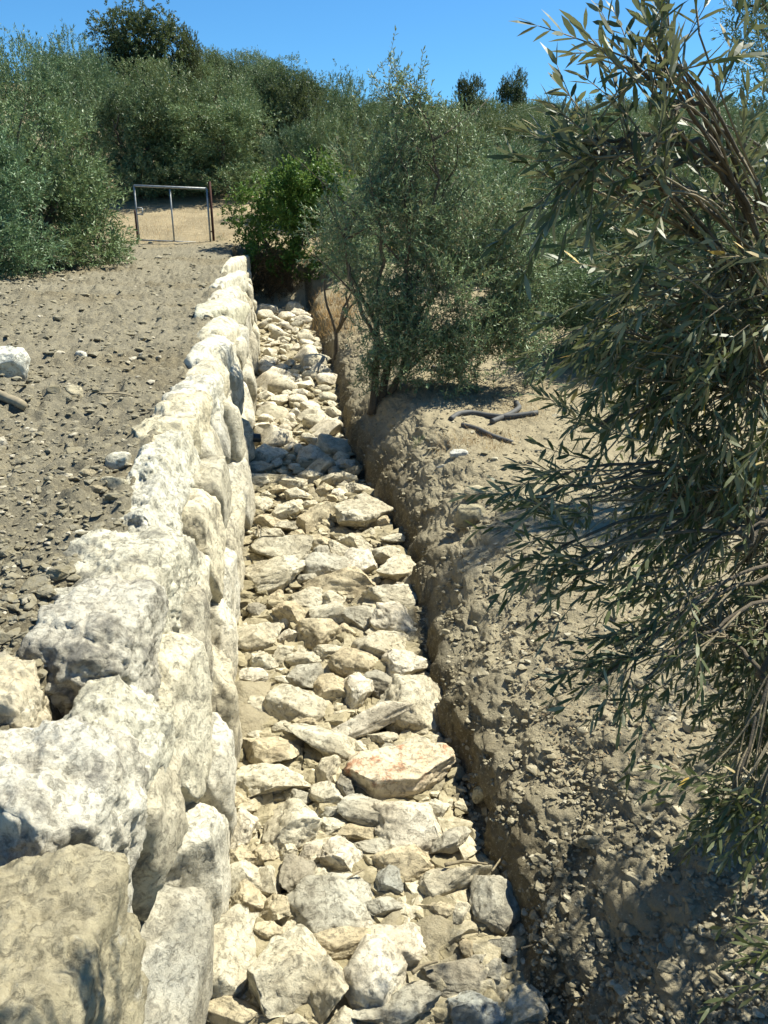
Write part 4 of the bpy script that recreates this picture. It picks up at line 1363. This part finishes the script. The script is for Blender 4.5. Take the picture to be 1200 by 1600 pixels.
for (u, v_, yy, ru, rv, nt_, (du, dv), tsh) in CL:
    deep = 1040 < u < 1230 and 850 < v_ < 1240
    yy = yy * (0.95 if deep else 0.8 if u < 1230 else 1.0)
    m = mains['back' if u > 1360 else ('top' if v_ < 340 else 'mid' if v_ < 700 else 'low' if v_ < 960 else 'bot')]
    cen = at(u, v_, yy)
    sc = depth_of(cen) / F
    gd = np.array([du, 0.1, dv]) / math.hypot(du, dv)
    # branch from its main limb to the inner side of the clump
    root = m[rn.integers(6, 16)]
    end = cen - gd * 0.06
    droop = np.array([0, 0, 0.10 * np.linalg.norm(end - root)])
    c = curve(root, end, droop, 12)
    c[1:-1] += rn.normal(size=(10, 3)) * 0.008
    v, q, t = tube(c, np.linspace(0.009, 0.004, 12), 6, 0.15)
    JB.add(v, [q, t])
    nt_ = int(nt_ * (0.8 if v_ < 350 and u < 1000 else 0.36 if v_ < 350 else 0.62 if v_ < 500 else 0.7 if u < 1000 else 1.05)) + 1
    if u > 1230:
        nt_ = nt_ // 2 if not 600 < v_ < 1200 else nt_
    elif u > 1040 and 380 < v_ < 1300:
        nt_ = int(nt_ * (1.9 if deep else 1.35))
    e = rn.normal(size=(nt_, 3)) * 0.6
    base = cen + np.stack([e[:, 0] * ru * sc, e[:, 1] * (ru * sc * 0.8 + 0.03), e[:, 2] * rv * sc], -1) - gd * 0.10
    dirs = unit(gd[None] + np.stack([0.42 * rn.normal(size=nt_), 0.55 * rn.normal(size=nt_), 0.42 * rn.normal(size=nt_)], -1))
    lens = rn.uniform(0.15, 0.30, nt_)
    bend = rn.uniform(-0.45, 0.0, nt_) if dv < 0.3 else rn.uniform(-0.15, 0.2, nt_)
    (lv, lf, lt), pos = sprays(base, dirs, lens, 8, 0.069 if u < 1360 else 0.075, 0.0135, bend, rn, True, 0.62, tsh)
    LV.append(lv)
    LF += [x + nlv for x in lf]
    LT += lt
    nlv += len(lv)
    stems_mesh(JT, base, pos, 0.0028)
    # thin stalks from the branch to each twig
    for b in base:
        s = c[rn.integers(5, 12)]
        vv, qq, tt_ = tube(curve(s, b, rn.normal(size=3) * 0.015, 6), np.linspace(0.0042, 0.0028, 6), 4)
        JT.add(vv, [qq, tt_])
    if u < 1200 and rn.random() < 0.6:
        olive_pts.append(pos[rn.integers(0, nt_), rn.integers(2, 5)])
link('trunk', (lambda me: (me.transform(__import__('mathutils').Matrix.Translation(-Vector(no))), me)[1])(JB.build('trunk', M['bark'])), near)
link('twigs', (lambda me: (me.transform(__import__('mathutils').Matrix.Translation(-Vector(no))), me)[1])(JT.build('twigs', M['twig'])), near)
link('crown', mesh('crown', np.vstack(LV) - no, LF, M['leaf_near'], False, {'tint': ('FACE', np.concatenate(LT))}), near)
ov, of = ico(3)
om = mesh('olive_fruit', ov * np.array([0.0085, 0.0085, 0.012]), [of], M['olive'])
for p in olive_pts + [at(1019, 150, 2.2), at(985, 268, 2.2), at(978, 275, 2.21), at(990, 262, 2.19)]:
    link('olive_fruit', om, near, p - no + np.array([0, 0, -0.02]))

# ------------------------------------------------------------------ dry grass and weeds
def tufts(name, pts, n_each, hgt, mat, label, seed, sp=0.08):
    r = np.random.default_rng(seed)
    P = np.repeat(np.array(pts), n_each, 0)
    m = len(P)
    P = P + np.stack([r.normal(size=m) * sp, r.normal(size=m) * sp, np.zeros(m)], -1)
    P[:, 2] = ground(P[:, 0], P[:, 1]) - 0.01
    D = unit(np.stack([r.normal(size=m) * 0.5, r.normal(size=m) * 0.5, np.ones(m)], -1))
    Nn = unit(np.cross(np.cross(D, r.normal(size=(m, 3))), D))
    L = hgt * r.uniform(0.5, 1.3, m)
    v, f, t = leaf_mesh(P, D, Nn, L, np.full(m, hgt * 0.035), r.uniform(0, 0.5, m), r.random(m), True)
    tag(link(name, mesh(name, v, f, mat, False, {'tint': ('FACE', np.concatenate(t))})), label, 'grass', kind='stuff')


def litter(name, pts, ln, mat, label, seed):
    r = np.random.default_rng(seed)
    P = np.array(pts)
    m = len(P)
    P[:, 2] = ground(P[:, 0], P[:, 1]) + 0.012
    D = unit(np.stack([r.normal(size=m), r.normal(size=m), 0.25 * r.normal(size=m)], -1))
    Nn = unit(np.stack([0.4 * r.normal(size=m), 0.4 * r.normal(size=m), np.ones(m)], -1))
    Nn = unit(np.cross(np.cross(D, Nn), D))
    v, f, t = leaf_mesh(P, D, Nn, ln * r.uniform(0.6, 1.4, m), np.full(m, ln * 0.24), r.uniform(-0.3, 0.5, m), r.random(m), True)
    tag(link(name, mesh(name, v, f, mat, False, {'tint': ('FACE', np.concatenate(t))})), label, 'leaf litter', kind='stuff')


r = np.random.default_rng(8)
yl = 1 / r.uniform(1 / 16, 1 / 3.6, 3600)
litter('leaf_litter', np.stack([xr(yl) + 0.5 + r.random(3600) ** 1.3 * (1.6 + 0.42 * yl), yl, 0 * yl], -1), 0.032, M['litter'], 'dry fallen leaves and chaff scattered over the right bank', 12)
r = np.random.default_rng(3)
gp = [gpix(u, v) for u, v in [(r.uniform(690, 800), r.uniform(676, 704)) for _ in range(28)] + [(r.uniform(620, 700), r.uniform(585, 610)) for _ in range(20)] + [(r.uniform(760, 870), r.uniform(630, 660)) for _ in range(14)]]
tufts('dry_grass', gp, 22, 0.09, M['straw'], 'short orange straw patches on the bank around the grey hoses', 1, 0.10)
gp = [gpix(u, v) for u, v in [(r.uniform(492, 560), r.uniform(455, 520)) for _ in range(60)]]
tufts('dry_grass', gp, 22, 0.22, M['straw'], 'tall dry straw on the ditch bank near its far end', 2, 0.14)
pts = []
for _ in range(240):
    yy = r.uniform(26.5, 34)
    pts.append((r.uniform(-0.33, -0.05) * yy, yy, 0))
tufts('dry_grass', pts, 10, 0.16, M['straw'], 'sparse dry grass on the grove floor behind the gate', 4, 0.3)
gp = [gpix(u, v) for u, v in ((655, 694), (862, 805), (880, 800), (850, 815), (341, 372), (348, 376), (870, 780))]
tufts('weeds', gp, 34, 0.14, M['weed'], 'small green weeds dotted along the bank and gate', 5, 0.05)
